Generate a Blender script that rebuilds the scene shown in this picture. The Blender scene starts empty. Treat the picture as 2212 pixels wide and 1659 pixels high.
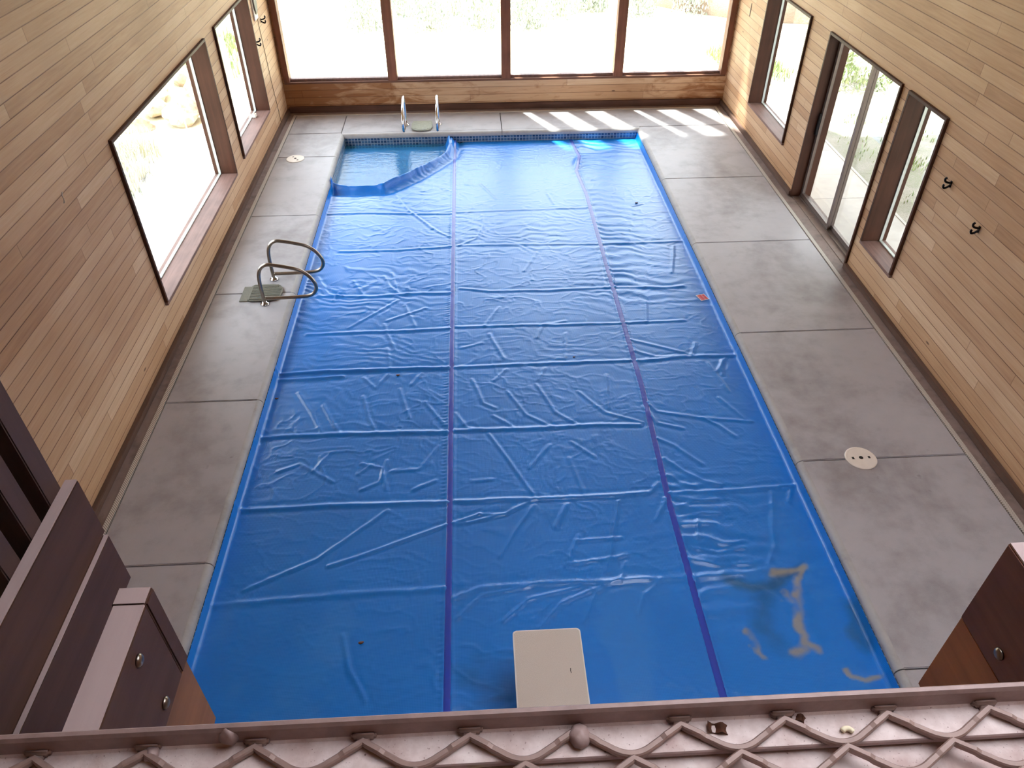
import bpy, bmesh, math, random
import numpy as np
from mathutils import Vector, Matrix

S = bpy.context.scene
COL = S.collection

# ------------------------------------------------------------------ camera
F_PX = 1633.7
CAM = (2.0574, -1.1548, 4.5481)
YAW, PITCH, ROLL = -0.05091, 0.69188, -0.00276
cy, sy, cp, sp = math.cos(YAW), math.sin(YAW), math.cos(PITCH), math.sin(PITCH)
fwd = Vector((-sy * cp, cy * cp, -sp)); right = Vector((cy, sy, 0)); up = right.cross(fwd)
r2 = math.cos(ROLL) * right + math.sin(ROLL) * up
u2 = -math.sin(ROLL) * right + math.cos(ROLL) * up
cd = bpy.data.cameras.new('camera'); cam = bpy.data.objects.new('camera', cd); COL.objects.link(cam)
cd.sensor_fit = 'HORIZONTAL'; cd.sensor_width = 36; cd.lens = F_PX / 2212 * 36
cd.clip_start = 0.05; cd.clip_end = 200
M = Matrix((r2, u2, -fwd)).transposed().to_4x4(); M.translation = Vector(CAM)
cam.matrix_world = M
S.camera = cam

# ------------------------------------------------------------------ light and exposure
S.view_settings.view_transform = 'Standard'; S.view_settings.look = 'None'
S.view_settings.exposure = 2.36; S.view_settings.gamma = 1.0
S.view_settings.use_curve_mapping = False
S.cycles.use_denoising = True
S.cycles.max_bounces = 9; S.cycles.diffuse_bounces = 6; S.cycles.glossy_bounces = 4
S.cycles.transparent_max_bounces = 16; S.cycles.caustics_reflective = False; S.cycles.caustics_refractive = False
S.cycles.sample_clamp_indirect = 6
W = bpy.data.worlds.new('sky'); S.world = W; W.use_nodes = True
bg = W.node_tree.nodes['Background']; bg.inputs[0].default_value = (0.90, 0.94, 1.03, 1); bg.inputs[1].default_value = 1.7
sl = bpy.data.lights.new('sun', 'SUN'); so = bpy.data.objects.new('sun', sl); COL.objects.link(so)
sl.energy = 6.0; sl.angle = 0.028; sl.color = (1, 0.95, 0.87)
so.rotation_euler = Vector((0.205, -0.42, -0.884)).to_track_quat('-Z', 'Y').to_euler()

# ------------------------------------------------------------------ material helpers
def mat(name):
    m = bpy.data.materials.new(name); m.use_nodes = True
    n = m.node_tree.nodes; l = m.node_tree.links
    return m, n, l, n['Principled BSDF']
def srgb(r, g, b):
    f = lambda c: c / 12.92 if c <= 0.04045 else ((c + 0.055) / 1.055) ** 2.4
    return (f(r / 255), f(g / 255), f(b / 255), 1)
class NT:
    """small wrapper to chain nodes"""
    def __init__(s, m): s.n = m.node_tree.nodes; s.l = m.node_tree.links
    def put(s, inp, v):
        if hasattr(v, 'is_linked') or isinstance(v, bpy.types.NodeSocket): s.l.new(v, inp)
        else: inp.default_value = v
    def math(s, op, a, b=0.0, c=0.0, clamp=False):
        k = s.n.new('ShaderNodeMath'); k.operation = op; k.use_clamp = clamp
        s.put(k.inputs[0], a); s.put(k.inputs[1], b); s.put(k.inputs[2], c); return k.outputs[0]
    def mix(s, f, a, b, blend='MIX'):
        k = s.n.new('ShaderNodeMix'); k.data_type = 'RGBA'; k.blend_type = blend
        s.put(k.inputs[0], f); s.put(k.inputs[6], a); s.put(k.inputs[7], b); return k.outputs[2]
    def coord(s):
        return s.n.new('ShaderNodeTexCoord').outputs['Object']
    def sep(s, v):
        k = s.n.new('ShaderNodeSeparateXYZ'); s.l.new(v, k.inputs[0]); return k.outputs
    def comb(s, x, y, z):
        k = s.n.new('ShaderNodeCombineXYZ'); s.put(k.inputs[0], x); s.put(k.inputs[1], y); s.put(k.inputs[2], z); return k.outputs[0]
    def noise(s, vec, scale, detail=3.0, rough=0.55, dist=0.0):
        k = s.n.new('ShaderNodeTexNoise'); s.put(k.inputs['Vector'], vec); k.inputs['Scale'].default_value = scale
        k.inputs['Detail'].default_value = detail; k.inputs['Roughness'].default_value = rough; k.inputs['Distortion'].default_value = dist
        return k.outputs[0]
    def white(s, vec):
        k = s.n.new('ShaderNodeTexWhiteNoise'); k.noise_dimensions = '3D'; s.put(k.inputs['Vector'], vec); return k.outputs
    def ramp(s, f, stops):
        k = s.n.new('ShaderNodeValToRGB'); s.l.new(f, k.inputs[0]); e = k.color_ramp.elements
        while len(e) < len(stops): e.new(0.5)
        for i, (p, c) in enumerate(stops): e[i].position = p; e[i].color = c if len(c) == 4 else (*c, 1)
        return k.outputs[0]
    def mapr(s, v, a, b, c=0.0, d=1.0):
        k = s.n.new('ShaderNodeMapRange'); s.put(k.inputs[0], v)
        for i, q in enumerate((a, b, c, d)): k.inputs[i + 1].default_value = q
        return k.outputs[0]
    def scale(s, v, vec):
        k = s.n.new('ShaderNodeVectorMath'); k.operation = 'MULTIPLY'; s.l.new(v, k.inputs[0]); k.inputs[1].default_value = vec; return k.outputs[0]
    def bump(s, h, strength=0.3, dist=0.01):
        k = s.n.new('ShaderNodeBump'); k.inputs['Strength'].default_value = strength; k.inputs['Distance'].default_value = dist
        s.l.new(h, k.inputs['Height']); return k.outputs[0]

def plain(name, col, rough=0.5, metal=0.0, var=0.12, vscale=30.0, bumps=0.0, spec=0.5):
    m, n, l, p = mat(name); t = NT(m); c = t.coord()
    f = t.noise(c, vscale, 4)
    lo = tuple(x * (1 - var) for x in col[:3]) + (1,); hi = tuple(min(1, x * (1 + var)) for x in col[:3]) + (1,)
    l.new(t.ramp(f, [(0.3, lo), (0.7, hi)]), p.inputs['Base Color'])
    p.inputs['Roughness'].default_value = rough; p.inputs['Metallic'].default_value = metal
    p.inputs['Specular IOR Level'].default_value = spec
    if bumps: l.new(t.bump(f, bumps, 0.004), p.inputs['Normal'])
    return m

def boards(name, along, across, width, cols, stain=0.0):
    """tongue and groove boards: random tone per board, dark grooves, fine grain, a few knots"""
    m, n, l, p = mat(name); t = NT(m); c = t.coord(); xyz = t.sep(c)
    a, v = xyz[along], xyz[across]
    rowf = t.math('DIVIDE', v, width); row = t.math('FLOOR', rowf); fr = t.math('FRACT', rowf)
    off = t.white(t.comb(row, 3.1, 0.0))[0]
    cf = t.math('ADD', t.math('DIVIDE', a, 2.9), t.math('MULTIPLY', off, 7.0))
    cell = t.math('FLOOR', cf); fa = t.math('FRACT', cf)
    rnd = t.white(t.comb(row, cell, 1.7))[0]
    gv = t.comb(t.math('MULTIPLY', a, 1.6), t.math('ADD', t.math('MULTIPLY', v, 26.0), t.math('MULTIPLY', rnd, 40.0)), row)
    grain = t.noise(gv, 1.6, 4, 0.6, 0.3)
    tone = t.math('ADD', t.math('MULTIPLY', rnd, 0.55), t.math('MULTIPLY', grain, 0.62))
    col = t.ramp(tone, [(0.05, cols[0]), (0.45, cols[1]), (0.8, cols[2]), (1.0, cols[3])])
    big = t.noise(c, 0.55, 2, 0.5)
    col = t.mix(t.mapr(big, 0.42, 0.7), col, t.mix(1.0, col, (0.80, 0.72, 0.64, 1), 'MULTIPLY'))
    # streaks
    st = t.noise(t.comb(t.math('MULTIPLY', a, 0.9), t.math('MULTIPLY', v, 60.0), rnd), 2.0, 3)
    col = t.mix(t.mapr(st, 0.6, 0.78, 0, 0.45), col, t.mix(1.0, col, (0.72, 0.52, 0.40, 1), 'MULTIPLY'))
    # knots
    kv = t.comb(t.math('MULTIPLY', a, 1.3), t.math('MULTIPLY', v, 4.2), 0.0)
    vo = n.new('ShaderNodeTexVoronoi'); vo.inputs['Scale'].default_value = 1.0; l.new(kv, vo.inputs['Vector'])
    kn = t.math('MULTIPLY', t.mapr(vo.outputs['Distance'], 0.035, 0.055, 1, 0), t.math('GREATER_THAN', t.white(vo.outputs['Position'])[0], 0.78))
    col = t.mix(t.math('MULTIPLY', kn, 0.8), col, (0.07, 0.03, 0.02, 1))
    if stain:
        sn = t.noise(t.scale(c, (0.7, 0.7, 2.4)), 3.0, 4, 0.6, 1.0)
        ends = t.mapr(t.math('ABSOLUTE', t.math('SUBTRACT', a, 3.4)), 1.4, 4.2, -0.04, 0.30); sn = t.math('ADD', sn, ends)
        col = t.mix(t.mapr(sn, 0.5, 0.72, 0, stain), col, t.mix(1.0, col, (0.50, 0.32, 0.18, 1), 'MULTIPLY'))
    e = t.math('MINIMUM', fr, t.math('SUBTRACT', 1.0, fr))
    ge = t.mapr(e, 0.012, 0.05, 1, 0)
    e2 = t.math('MINIMUM', fa, t.math('SUBTRACT', 1.0, fa)); g2 = t.mapr(e2, 0.0006, 0.0016, 1, 0)
    wob = t.mapr(t.noise(t.comb(t.math('MULTIPLY', a, 0.8), row, 0.0), 1.0, 2), 0.35, 0.65, 0.4, 1.0)
    g = t.math('MAXIMUM', t.math('MULTIPLY', ge, wob), t.math('MULTIPLY', g2, 0.5))
    col = t.mix(g, col, t.mix(1.0, col, (0.22, 0.11, 0.07, 1), 'MULTIPLY'))
    l.new(col, p.inputs['Base Color']); p.inputs['Roughness'].default_value = 0.55
    p.inputs['Specular IOR Level'].default_value = 0.3
    l.new(t.bump(t.math('SUBTRACT', 1.0, ge), 0.35, 0.004), p.inputs['Normal'])
    return m

def stained(name, col, along=1, rough=0.5, amt=0.35):
    """dark stained timber with long grain along one axis"""
    m, n, l, p = mat(name); t = NT(m); c = t.coord()
    v = [22.0, 22.0, 22.0]; v[along] = 1.2
    g = t.noise(t.scale(c, v), 1.0, 5, 0.6, 0.4); b = t.noise(c, 3.0, 3)
    lo = tuple(x * (1 - amt) for x in col[:3]) + (1,); hi = tuple(min(1, x * (1 + amt)) for x in col[:3]) + (1,)
    f = t.math('ADD', t.math('MULTIPLY', g, 0.6), t.math('MULTIPLY', b, 0.4))
    l.new(t.ramp(f, [(0.3, lo), (0.7, hi)]), p.inputs['Base Color']); p.inputs['Roughness'].default_value = rough; p.inputs['Specular IOR Level'].default_value = 0.2
    l.new(t.bump(g, 0.15, 0.003), p.inputs['Normal'])
    return m

WOOD = [srgb(166, 124, 92), srgb(196, 158, 122), srgb(210, 176, 142), srgb(222, 193, 160)]
M_side = boards('cedar boards side', 1, 2, 0.108, WOOD)
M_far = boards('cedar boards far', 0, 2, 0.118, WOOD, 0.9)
M_ceil = boards('cedar boards ceiling', 1, 0, 0.14, WOOD)
M_frame = stained('dark brown frame', srgb(74, 45, 34), 1, 0.5)
M_framez = stained('dark brown frame upright', srgb(72, 43, 31), 2, 0.5)
M_mull = stained('red brown mullion', srgb(124, 82, 64), 2, 0.45)
M_framex = stained('dark brown frame cross', srgb(112, 78, 62), 0, 0.45)
M_sill = stained('lit sill', srgb(128, 100, 92), 1, 0.5)  # lighter than the frame: window light put into the colour
M_jst = stained('dark joist', srgb(82, 58, 49), 1, 0.5)
M_jstr = stained('worn red brown joist', srgb(128, 90, 76), 1, 0.5)
M_jstr2 = stained('orange brown joist', srgb(182, 124, 84), 1, 0.5)
M_jstl = stained('red brown joist', srgb(132, 92, 66), 1, 0.5)
M_slat = stained('dark slat', srgb(76, 58, 56), 2, 0.5)
M_top = stained('lit joist top', srgb(184, 164, 162), 1, 0.7, 0.12)  # paler than the joist sides: light from above put into the colour
M_base = stained('dark baseboard', srgb(96, 74, 64), 1, 0.6)
M_basex = stained('dark baseboard far', srgb(84, 58, 48), 0, 0.6)

def concrete(name, col, dark, rough=0.6, scale=0.8):
    m, n, l, p = mat(name); t = NT(m); c = t.coord()
    a = t.noise(c, scale, 5, 0.6, 0.6); b = t.noise(c, scale * 7, 4, 0.6); f = t.noise(c, 160, 2)
    s = t.math('ADD', t.math('ADD', t.math('MULTIPLY', a, 0.62), t.math('MULTIPLY', b, 0.30)), t.math('MULTIPLY', f, 0.08))
    k = t.ramp(s, [(0.34, dark), (0.52, col), (0.72, tuple(min(1, x * 1.12) for x in col[:3]) + (1,))])
    sp_ = t.noise(c, 9.0, 2); k = t.mix(t.mapr(sp_, 0.72, 0.8, 0, 0.35), k, (0.10, 0.085, 0.075, 1))
    l.new(k, p.inputs['Base Color']); p.inputs['Roughness'].default_value = rough; p.inputs['Specular IOR Level'].default_value = 0.35
    l.new(t.bump(b, 0.06, 0.01), p.inputs['Normal']); return m
M_deck = concrete('smooth grey deck concrete', srgb(172, 169, 173), srgb(142, 137, 139), 0.45)
M_cope = concrete('pale coping concrete', srgb(168, 165, 164), srgb(148, 144, 142), 0.5, 2.0)
M_edge = concrete('stained border concrete', srgb(136, 118, 112), srgb(104, 88, 82), 0.6, 2.0)
M_patio = concrete('pale patio concrete', srgb(188, 184, 180), srgb(168, 164, 160), 0.8, 0.6)
M_under = plain('dark joint filler', srgb(58, 50, 46), 0.9)
M_black = plain('black iron', srgb(26, 22, 26), 0.35, 0.6)
M_steel = plain('brushed stainless steel', srgb(146, 136, 126), 0.28, 1.0, 0.08, 60)
M_chrome = plain('polished chrome', srgb(220, 222, 226), 0.08, 1.0, 0.03)
M_alu = plain('anodised door frame', srgb(112, 98, 92), 0.4, 0.5, 0.05)
M_bead = plain('pale glazing bead', srgb(200, 204, 200), 0.4, 0.2, 0.03)
M_lid = plain('cream plastic', srgb(226, 216, 206), 0.45, 0, 0.05, 12)
M_hole = plain('dark hole', srgb(40, 34, 30), 0.7)
M_board = plain('cream gritty board top', srgb(206, 194, 184), 0.8, 0, 0.05, 220, 0.5)
M_rim = plain('white board edge', srgb(226, 222, 218), 0.4, 0, 0.03)
M_paint = plain('pinkish brown painted steel', srgb(156, 132, 128), 0.5, 0.1, 0.12, 40, 0.2)
M_mesh = plain('painted mesh strand', srgb(150, 124, 116), 0.5, 0.1, 0.10, 50, 0.1)
M_white = plain('white plastic', srgb(232, 226, 214), 0.5, 0, 0.03)
M_plaster = plain('pale blue pool plaster', srgb(150, 196, 206), 0.7, 0, 0.1, 2)
M_rubber = plain('grey green rubber', srgb(112, 110, 98), 0.6, 0, 0.12, 30)
M_leaf = plain('dry brown leaf', srgb(104, 62, 44), 0.7, 0, 0.3, 90)
M_crumb = plain('pale crumb', srgb(240, 228, 196), 0.7, 0, 0.1, 90)
M_rock = concrete('pale boulder', srgb(186, 166, 148), srgb(120, 92, 74), 0.9, 2.2)
M_bark = stained('bark', srgb(110, 92, 82), 2, 0.9)
def dusty():
    m, n, l, p = mat('dusty painted flange'); t = NT(m); c = t.coord()
    a = t.noise(c, 18, 4, 0.6); b = t.noise(c, 220, 2)
    k = t.ramp(a, [(0.3, srgb(186, 160, 154)), (0.6, srgb(220, 202, 198)), (0.8, srgb(234, 220, 216))])
    k = t.mix(t.mapr(b, 0.66, 0.76, 0, 0.8), k, srgb(110, 72, 60))
    l.new(k, p.inputs['Base Color']); p.inputs['Roughness'].default_value = 0.65; l.new(t.bump(b, 0.25, 0.002), p.inputs['Normal']); return m
M_dusty = dusty()
def ropey():
    m, n, l, p = mat('ribbed deck drain'); t = NT(m); c = t.coord(); xyz = t.sep(c)
    s = t.math('ADD', xyz[0], xyz[1]); w = t.math('SINE', t.math('MULTIPLY', s, 2 * math.pi / 0.02))
    l.new(t.mix(t.mapr(w, -0.2, 0.5), srgb(150, 142, 132), srgb(212, 204, 196)), p.inputs['Base Color']); p.inputs['Roughness'].default_value = 0.6
    return m
M_drain = ropey()
def tiles():
    m, n, l, p = mat('small blue mosaic tile'); t = NT(m); c = t.coord(); xyz = t.sep(c)
    px = t.math('ADD', xyz[0], xyz[1])
    fx = t.math('FRACT', t.math('DIVIDE', px, 0.05)); fz = t.math('FRACT', t.math('DIVIDE', xyz[2], 0.047))
    ex = t.math('MINIMUM', fx, t.math('SUBTRACT', 1.0, fx)); ez = t.math('MINIMUM', fz, t.math('SUBTRACT', 1.0, fz))
    g = t.mapr(t.math('MINIMUM', ex, ez), 0.06, 0.12)
    r = t.white(t.comb(t.math('FLOOR', t.math('DIVIDE', px, 0.05)), t.math('FLOOR', t.math('DIVIDE', xyz[2], 0.047)), 0.0))[0]
    k = t.mix(g, srgb(150, 160, 168), t.mix(r, srgb(38, 62, 96), srgb(72, 104, 136)))
    l.new(k, p.inputs['Base Color']); p.inputs['Roughness'].default_value = 0.25; return m
M_tile = tiles()
def glass(name, tint=(0.93, 0.96, 0.95, 1)):
    m, n, l, p = mat(name); n.remove(p)
    tr = n.new('ShaderNodeBsdfTransparent'); tr.inputs[0].default_value = tint
    gl = n.new('ShaderNodeBsdfGlossy'); gl.inputs['Roughness'].default_value = 0.02
    fr = n.new('ShaderNodeFresnel'); t = NT(m); bf = n.new('ShaderNodeNewGeometry').outputs['Backfacing']
    l.new(t.math('ADD', t.math('MULTIPLY', bf, 1 / 1.45 - 1.45), 1.45), fr.inputs[0])   # same reflectance from either side of the pane
    mx = n.new('ShaderNodeMixShader'); l.new(fr.outputs[0], mx.inputs[0]); l.new(tr.outputs[0], mx.inputs[1]); l.new(gl.outputs[0], mx.inputs[2])
    l.new(mx.outputs[0], n['Material Output'].inputs[0]); return m
M_glass = glass('window glass')
def frosted():  # diffuser for the skylight added out of view
    m, n, l, p = mat('added skylight diffuser'); n.remove(p)
    tl = n.new('ShaderNodeBsdfTranslucent'); tl.inputs[0].default_value = (0.62, 0.63, 0.65, 1)
    l.new(tl.outputs[0], n['Material Output'].inputs[0]); return m
M_frost = frosted()
def water():
    m, n, l, p = mat('cloudy pool water'); n.remove(p)
    tr = n.new('ShaderNodeBsdfTransparent'); tr.inputs[0].default_value = (0.72, 0.93, 1.0, 1)
    df = n.new('ShaderNodeBsdfDiffuse'); df.inputs[0].default_value = srgb(74, 172, 246)
    gl = n.new('ShaderNodeBsdfGlossy'); gl.inputs['Roughness'].default_value = 0.12
    t = NT(m); nz = t.noise(t.scale(t.coord(), (2.0, 7.0, 1.0)), 3.0, 3)
    b = t.bump(nz, 0.25, 0.02); l.new(b, gl.inputs['Normal'])
    fr = n.new('ShaderNodeFresnel'); fr.inputs[0].default_value = 1.33
    m1 = n.new('ShaderNodeMixShader'); m1.inputs[0].default_value = 0.4; l.new(tr.outputs[0], m1.inputs[1]); l.new(df.outputs[0], m1.inputs[2])
    m2 = n.new('ShaderNodeMixShader'); l.new(fr.outputs[0], m2.inputs[0]); l.new(m1.outputs[0], m2.inputs[1]); l.new(gl.outputs[0], m2.inputs[2])
    l.new(m2.outputs[0], n['Material Output'].inputs[0]); return m
M_water = water()
def ground(name, cols, scale=1.2):
    m, n, l, p = mat(name); t = NT(m); c = t.coord()
    a = t.noise(c, scale, 5, 0.65); b = t.noise(c, 40, 3, 0.7)
    f = t.math('ADD', t.math('MULTIPLY', a, 0.6), t.math('MULTIPLY', b, 0.4))
    l.new(t.ramp(f, [(0.32, cols[0]), (0.5, cols[1]), (0.68, cols[2])]), p.inputs['Base Color']); p.inputs['Roughness'].default_value = 0.95
    l.new(t.bump(b, 0.5, 0.03), p.inputs['Normal']); return m
M_ground = ground('dry lawn', [srgb(150, 160, 110), srgb(196, 190, 160), srgb(214, 206, 186)])
M_gravel = ground('gravel and weeds', [srgb(112, 122, 88), srgb(140, 136, 124), srgb(168, 162, 152)], 2.0)
M_bank = ground('brown earth bank', [srgb(118, 100, 88), srgb(142, 122, 108), srgb(160, 144, 124)], 0.9)
def leafy(name, c0, c1):
    m, n, l, p = mat(name); t = NT(m)
    r = n.new('ShaderNodeNewGeometry').outputs['Random Per Island']
    l.new(t.mix(r, c0, c1), p.inputs['Base Color']); p.inputs['Roughness'].default_value = 0.8; return m
M_brush = leafy('grey green brush', srgb(142, 150, 142), srgb(190, 194, 184))
M_green = leafy('green leaves', srgb(120, 140, 92), srgb(176, 186, 140))
M_straw = leafy('dry straw', srgb(170, 172, 152), srgb(212, 208, 196))

# ------------------------------------------------------------------ mesh helpers
def mesh_obj(name, bm, m, parent=None, smooth=False):
    me = bpy.data.meshes.new(name); bm.to_mesh(me); bm.free()
    if smooth:
        for f in me.polygons: f.use_smooth = True
    o = bpy.data.objects.new(name, me); COL.objects.link(o)
    for k in (m if isinstance(m, (list, tuple)) else [m]): me.materials.append(k)
    if parent: o.parent = parent
    return o
def box(bm, x0, x1, y0, y1, z0, z1, mi=0):
    v = [bm.verts.new((x, y, z)) for z in (z0, z1) for y in (y0, y1) for x in (x0, x1)]
    for q in ((0, 2, 3, 1), (4, 5, 7, 6), (0, 1, 5, 4), (2, 6, 7, 3), (0, 4, 6, 2), (1, 3, 7, 5)):
        f = bm.faces.new([v[i] for i in q]); f.material_index = mi
def bev(bm, w, seg=2):
    bmesh.ops.bevel(bm, geom=bm.edges[:], offset=w, segments=seg, affect='EDGES', clamp_overlap=True)
def boxes(name, lst, m, parent=None, bevel=0.0):
    bm = bmesh.new()
    for b in lst: box(bm, *b)
    if bevel: bev(bm, bevel)
    return mesh_obj(name, bm, m, parent)
def tube(bm, pts, r, n=10, closed=False, caps=True):
    pts = [Vector(p) for p in pts]; rings = []; N = len(pts)
    ref = None
    for i, p in enumerate(pts):
        if closed: d = pts[(i + 1) % N] - pts[i - 1]
        else: d = pts[min(i + 1, N - 1)] - pts[max(i - 1, 0)]
        d.normalize()
        if ref is None: ref = d.orthogonal().normalized()
        ref = (ref - d * ref.dot(d)).normalized(); b = d.cross(ref)
        rr = r[i] if isinstance(r, (list, tuple)) else r
        rings.append([bm.verts.new(p + (ref * math.cos(2 * math.pi * k / n) + b * math.sin(2 * math.pi * k / n)) * rr) for k in range(n)])
    for i in range(N if closed else N - 1):
        a, b = rings[i], rings[(i + 1) % N]
        for k in range(n): bm.faces.new((a[k], a[(k + 1) % n], b[(k + 1) % n], b[k]))
    if caps and not closed: bm.faces.new(rings[0][::-1]); bm.faces.new(rings[-1])
def lathe(bm, prof, cx=0, cy=0, n=32):
    rings = [[bm.verts.new((cx + r * math.cos(2 * math.pi * k / n), cy + r * math.sin(2 * math.pi * k / n), z)) for k in range(n)] for r, z in prof]
    for a, b in zip(rings, rings[1:]):
        for k in range(n): bm.faces.new((a[k], a[(k + 1) % n], b[(k + 1) % n], b[k]))
    bm.faces.new(rings[0][::-1]); bm.faces.new(rings[-1])
def spline(pts, k=8):
    P = [Vector(p) for p in pts]; out = []
    for i in range(len(P) - 1):
        a, b, c, d = P[max(i - 1, 0)], P[i], P[i + 1], P[min(i + 2, len(P) - 1)]
        for j in range(k):
            t = j / k
            out.append(0.5 * ((2 * b) + (c - a) * t + (2 * a - 5 * b + 4 * c - d) * t * t + (3 * b - a - 3 * c + d) * t ** 3))
    return out + [P[-1]]
def empty(name, loc, rz=0.0):
    o = bpy.data.objects.new(name, None); COL.objects.link(o); o.location = loc; o.rotation_euler = (0, 0, rz); o.empty_display_size = 0.1
    return o
def tag(o, label=None, cat=None, group=None, kind=None):
    if label: o['label'] = label
    if cat: o['category'] = cat
    if group: o['group'] = group
    if kind: o['kind'] = kind
    return o
def struct(o, label=None): return tag(o, label, None, None, 'structure')
def copy_tree(o, parent=None):
    c = o.copy(); COL.objects.link(c)
    if parent: c.parent = parent
    for ch in list(o.children): copy_tree(ch, c)
    return c
# ------------------------------------------------------------------ room shell
XL, XR, YF, YN, ZC = -1.015, 6.300, 11.612, -3.4, 5.6
TH = 0.25
def wall_boxes(u0, u1, z0, z1, holes):
    us = sorted({u0, u1, *[h[0] for h in holes], *[h[1] for h in holes]}); zs = sorted({z0, z1, *[h[2] for h in holes], *[h[3] for h in holes]})
    out = []
    for a, b in zip(us, us[1:]):
        run = None
        for c, d in zip(zs, zs[1:]):
            m = ((a + b) / 2, (c + d) / 2)
            if any(h[0] < m[0] < h[1] and h[2] < m[1] < h[3] for h in holes):
                if run: out.append((a, b, *run)); run = None
            else: run = (run[0], d) if run else (c, d)
        if run: out.append((a, b, *run))
    return out
L1 = (5.216, 8.239, 0.4165, 2.074); L2 = (8.677, 10.422, 0.442, 2.080)
RA = (8.718, 10.316, 0.441, 2.080); RB = (5.321, 6.069, 0.412, 2.067); RD = (6.224, 8.092, 0.0, 2.071)
c_ = 0.025
sh = lambda h: (h[0] + c_, h[1] - c_, h[2] + (c_ if h[2] > 0 else 0), h[3] - c_)
struct(boxes('wall_left', [(XL - TH, XL, a, b, c, d) for a, b, c, d in wall_boxes(YN, YF + 0.2, -0.2, ZC, [sh(L1), sh(L2)])], M_side))
struct(boxes('wall_right', [(XR, XR + TH, a, b, c, d) for a, b, c, d in wall_boxes(YN, YF + 0.2, -0.2, ZC, [sh(RA), sh(RB), (RD[0] + c_, RD[1] - c_, -0.01, RD[3] - c_)])], M_side))
FW = (-0.985, 6.275, 0.455, 4.95)
struct(boxes('wall_far', [(a, b, YF, YF + 0.2, c, d) for a, b, c, d in wall_boxes(XL, XR, -0.2, ZC, [FW])], M_far))
struct(boxes('wall_near', [(XL - TH, XR + TH, YN - 0.2, YN, -0.2, ZC)], M_far))
SKY = (2.4, 5.8, -1.0, 2.1)
ceil = [(a, b, c, d, ZC, ZC + 0.2) for a, b, c, d in wall_boxes(XL - TH, XR + TH, YN - 0.2, YF + 0.2, [SKY])]
struct(boxes('ceiling', ceil, M_ceil))
sk = struct(empty('added_skylight', (0, 0, 0)))  # unseen skylight added to light the near end; deep well limits its spread
boxes('frame', [(SKY[0], SKY[1], SKY[2], SKY[2] + .06, ZC, ZC + .9), (SKY[0], SKY[1], SKY[3] - .06, SKY[3], ZC, ZC + .9), (SKY[0], SKY[0] + .06, SKY[2], SKY[3], ZC, ZC + .9), (SKY[1] - .06, SKY[1], SKY[2], SKY[3], ZC, ZC + .9)], M_framex, sk)
boxes('pane', [(SKY[0] + .06, SKY[1] - .06, SKY[2] + .06, SKY[3] - .06, ZC + .84, ZC + .85)], M_frost, sk)

# punched windows in the side walls
def side_window(name, r, side, latch=False):
    """casing flush with the boards, deep brown reveal, sill, glass set back 17 cm"""
    x0 = XL if side < 0 else XR; s = side
    w = struct(empty(name, (0, 0, 0)))
    X = lambda a, b: (min(x0 + s * a, x0 + s * b), max(x0 + s * a, x0 + s * b))
    y0, y1, z0, z1 = r; t = 0.032
    xa, xb = X(-0.030, TH)
    boxes('jamb', [(xa, xb, y0, y0 + t, z0 + t, z1 - t), (xa, xb, y1 - t, y1, z0 + t, z1 - t)], M_framez, w, 0.003)
    boxes('head', [(xa, xb, y0, y1, z1 - t, z1)], M_frame, w, 0.003)
    boxes('sill', [(xa, xb, y0, y1, z0, z0 + t)], M_sill, w, 0.003)
    xa, xb = X(0.170, 0.200); e = 0.010
    boxes('sash', [(xa, xb, y0 + t, y0 + t + e, z0 + t, z1 - t), (xa, xb, y1 - t - e, y1 - t, z0 + t, z1 - t), (xa, xb, y0 + t + e, y1 - t - e, z0 + t, z0 + t + e), (xa, xb, y0 + t + e, y1 - t - e, z1 - t - e, z1 - t)], M_bead, w)
    xa, xb = X(0.182, 0.188)
    boxes('pane', [(xa, xb, y0 + t + e, y1 - t - e, z0 + t + e, z1 - t - e)], M_glass, w)
    if latch:
        xa, xb = X(0.115, 0.165)
        boxes('latch', [(xa, xb, y1 - t - 0.30, y1 - t - 0.22, z0 + t, z0 + t + 0.045), (xa + 0.02, xb - 0.015, y1 - t - 0.29, y1 - t - 0.25, z0 + t + 0.045, z0 + t + 0.075)], M_white, w, 0.004)
    return w
side_window('window_2', L1, -1); side_window('window_3', L2, -1, True)
side_window('window_4', RA, 1); side_window('window_5', RB, 1)
# sliding glass door
d = struct(empty('door_1', (0, 0, 0))); y0, y1, z0, z1 = RD; t = 0.032
boxes('jamb', [(XR - .026, XR + TH, y0, y0 + t, 0, z1 - t), (XR - .026, XR + TH, y1 - t, y1, 0, z1 - t)], M_framez, d, 0.003)
boxes('head', [(XR - .026, XR + TH, y0, y1, z1 - t, z1)], M_frame, d, 0.003)
boxes('threshold', [(XR + .002, XR + TH, y0 + t, y1 - t, -0.03, 0.004)], M_edge, d)
boxes('track', [(XR + .09, XR + .2, y0 + t, y1 - t, 0.004, 0.02)], M_alu, d)
ym = 7.13
def panel(nm, ya, yb, x, parent, st=0.05):
    p = boxes(nm, [(x, x + .035, ya, ya + st, .02, z1 - t), (x, x + .035, yb - st, yb, .02, z1 - t), (x, x + .035, ya + st, yb - st, .02, .07), (x, x + .035, ya + st, yb - st, z1 - t - .05, z1 - t)], M_alu, parent)
    boxes('pane', [(x + .015, x + .021, ya + st, yb - st, .07, z1 - t - .05)], M_glass, p); return p
pf = panel('sliding_panel', ym - .03, y1 - t, XR + .105, d)
panel('fixed_panel', y0 + t, ym + .03, XR + .150, d)
boxes('handle', [(XR + .075, XR + .107, y1 - t - .045, y1 - t - .01, 0.85, 1.12)], M_black, pf, 0.006)

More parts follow.
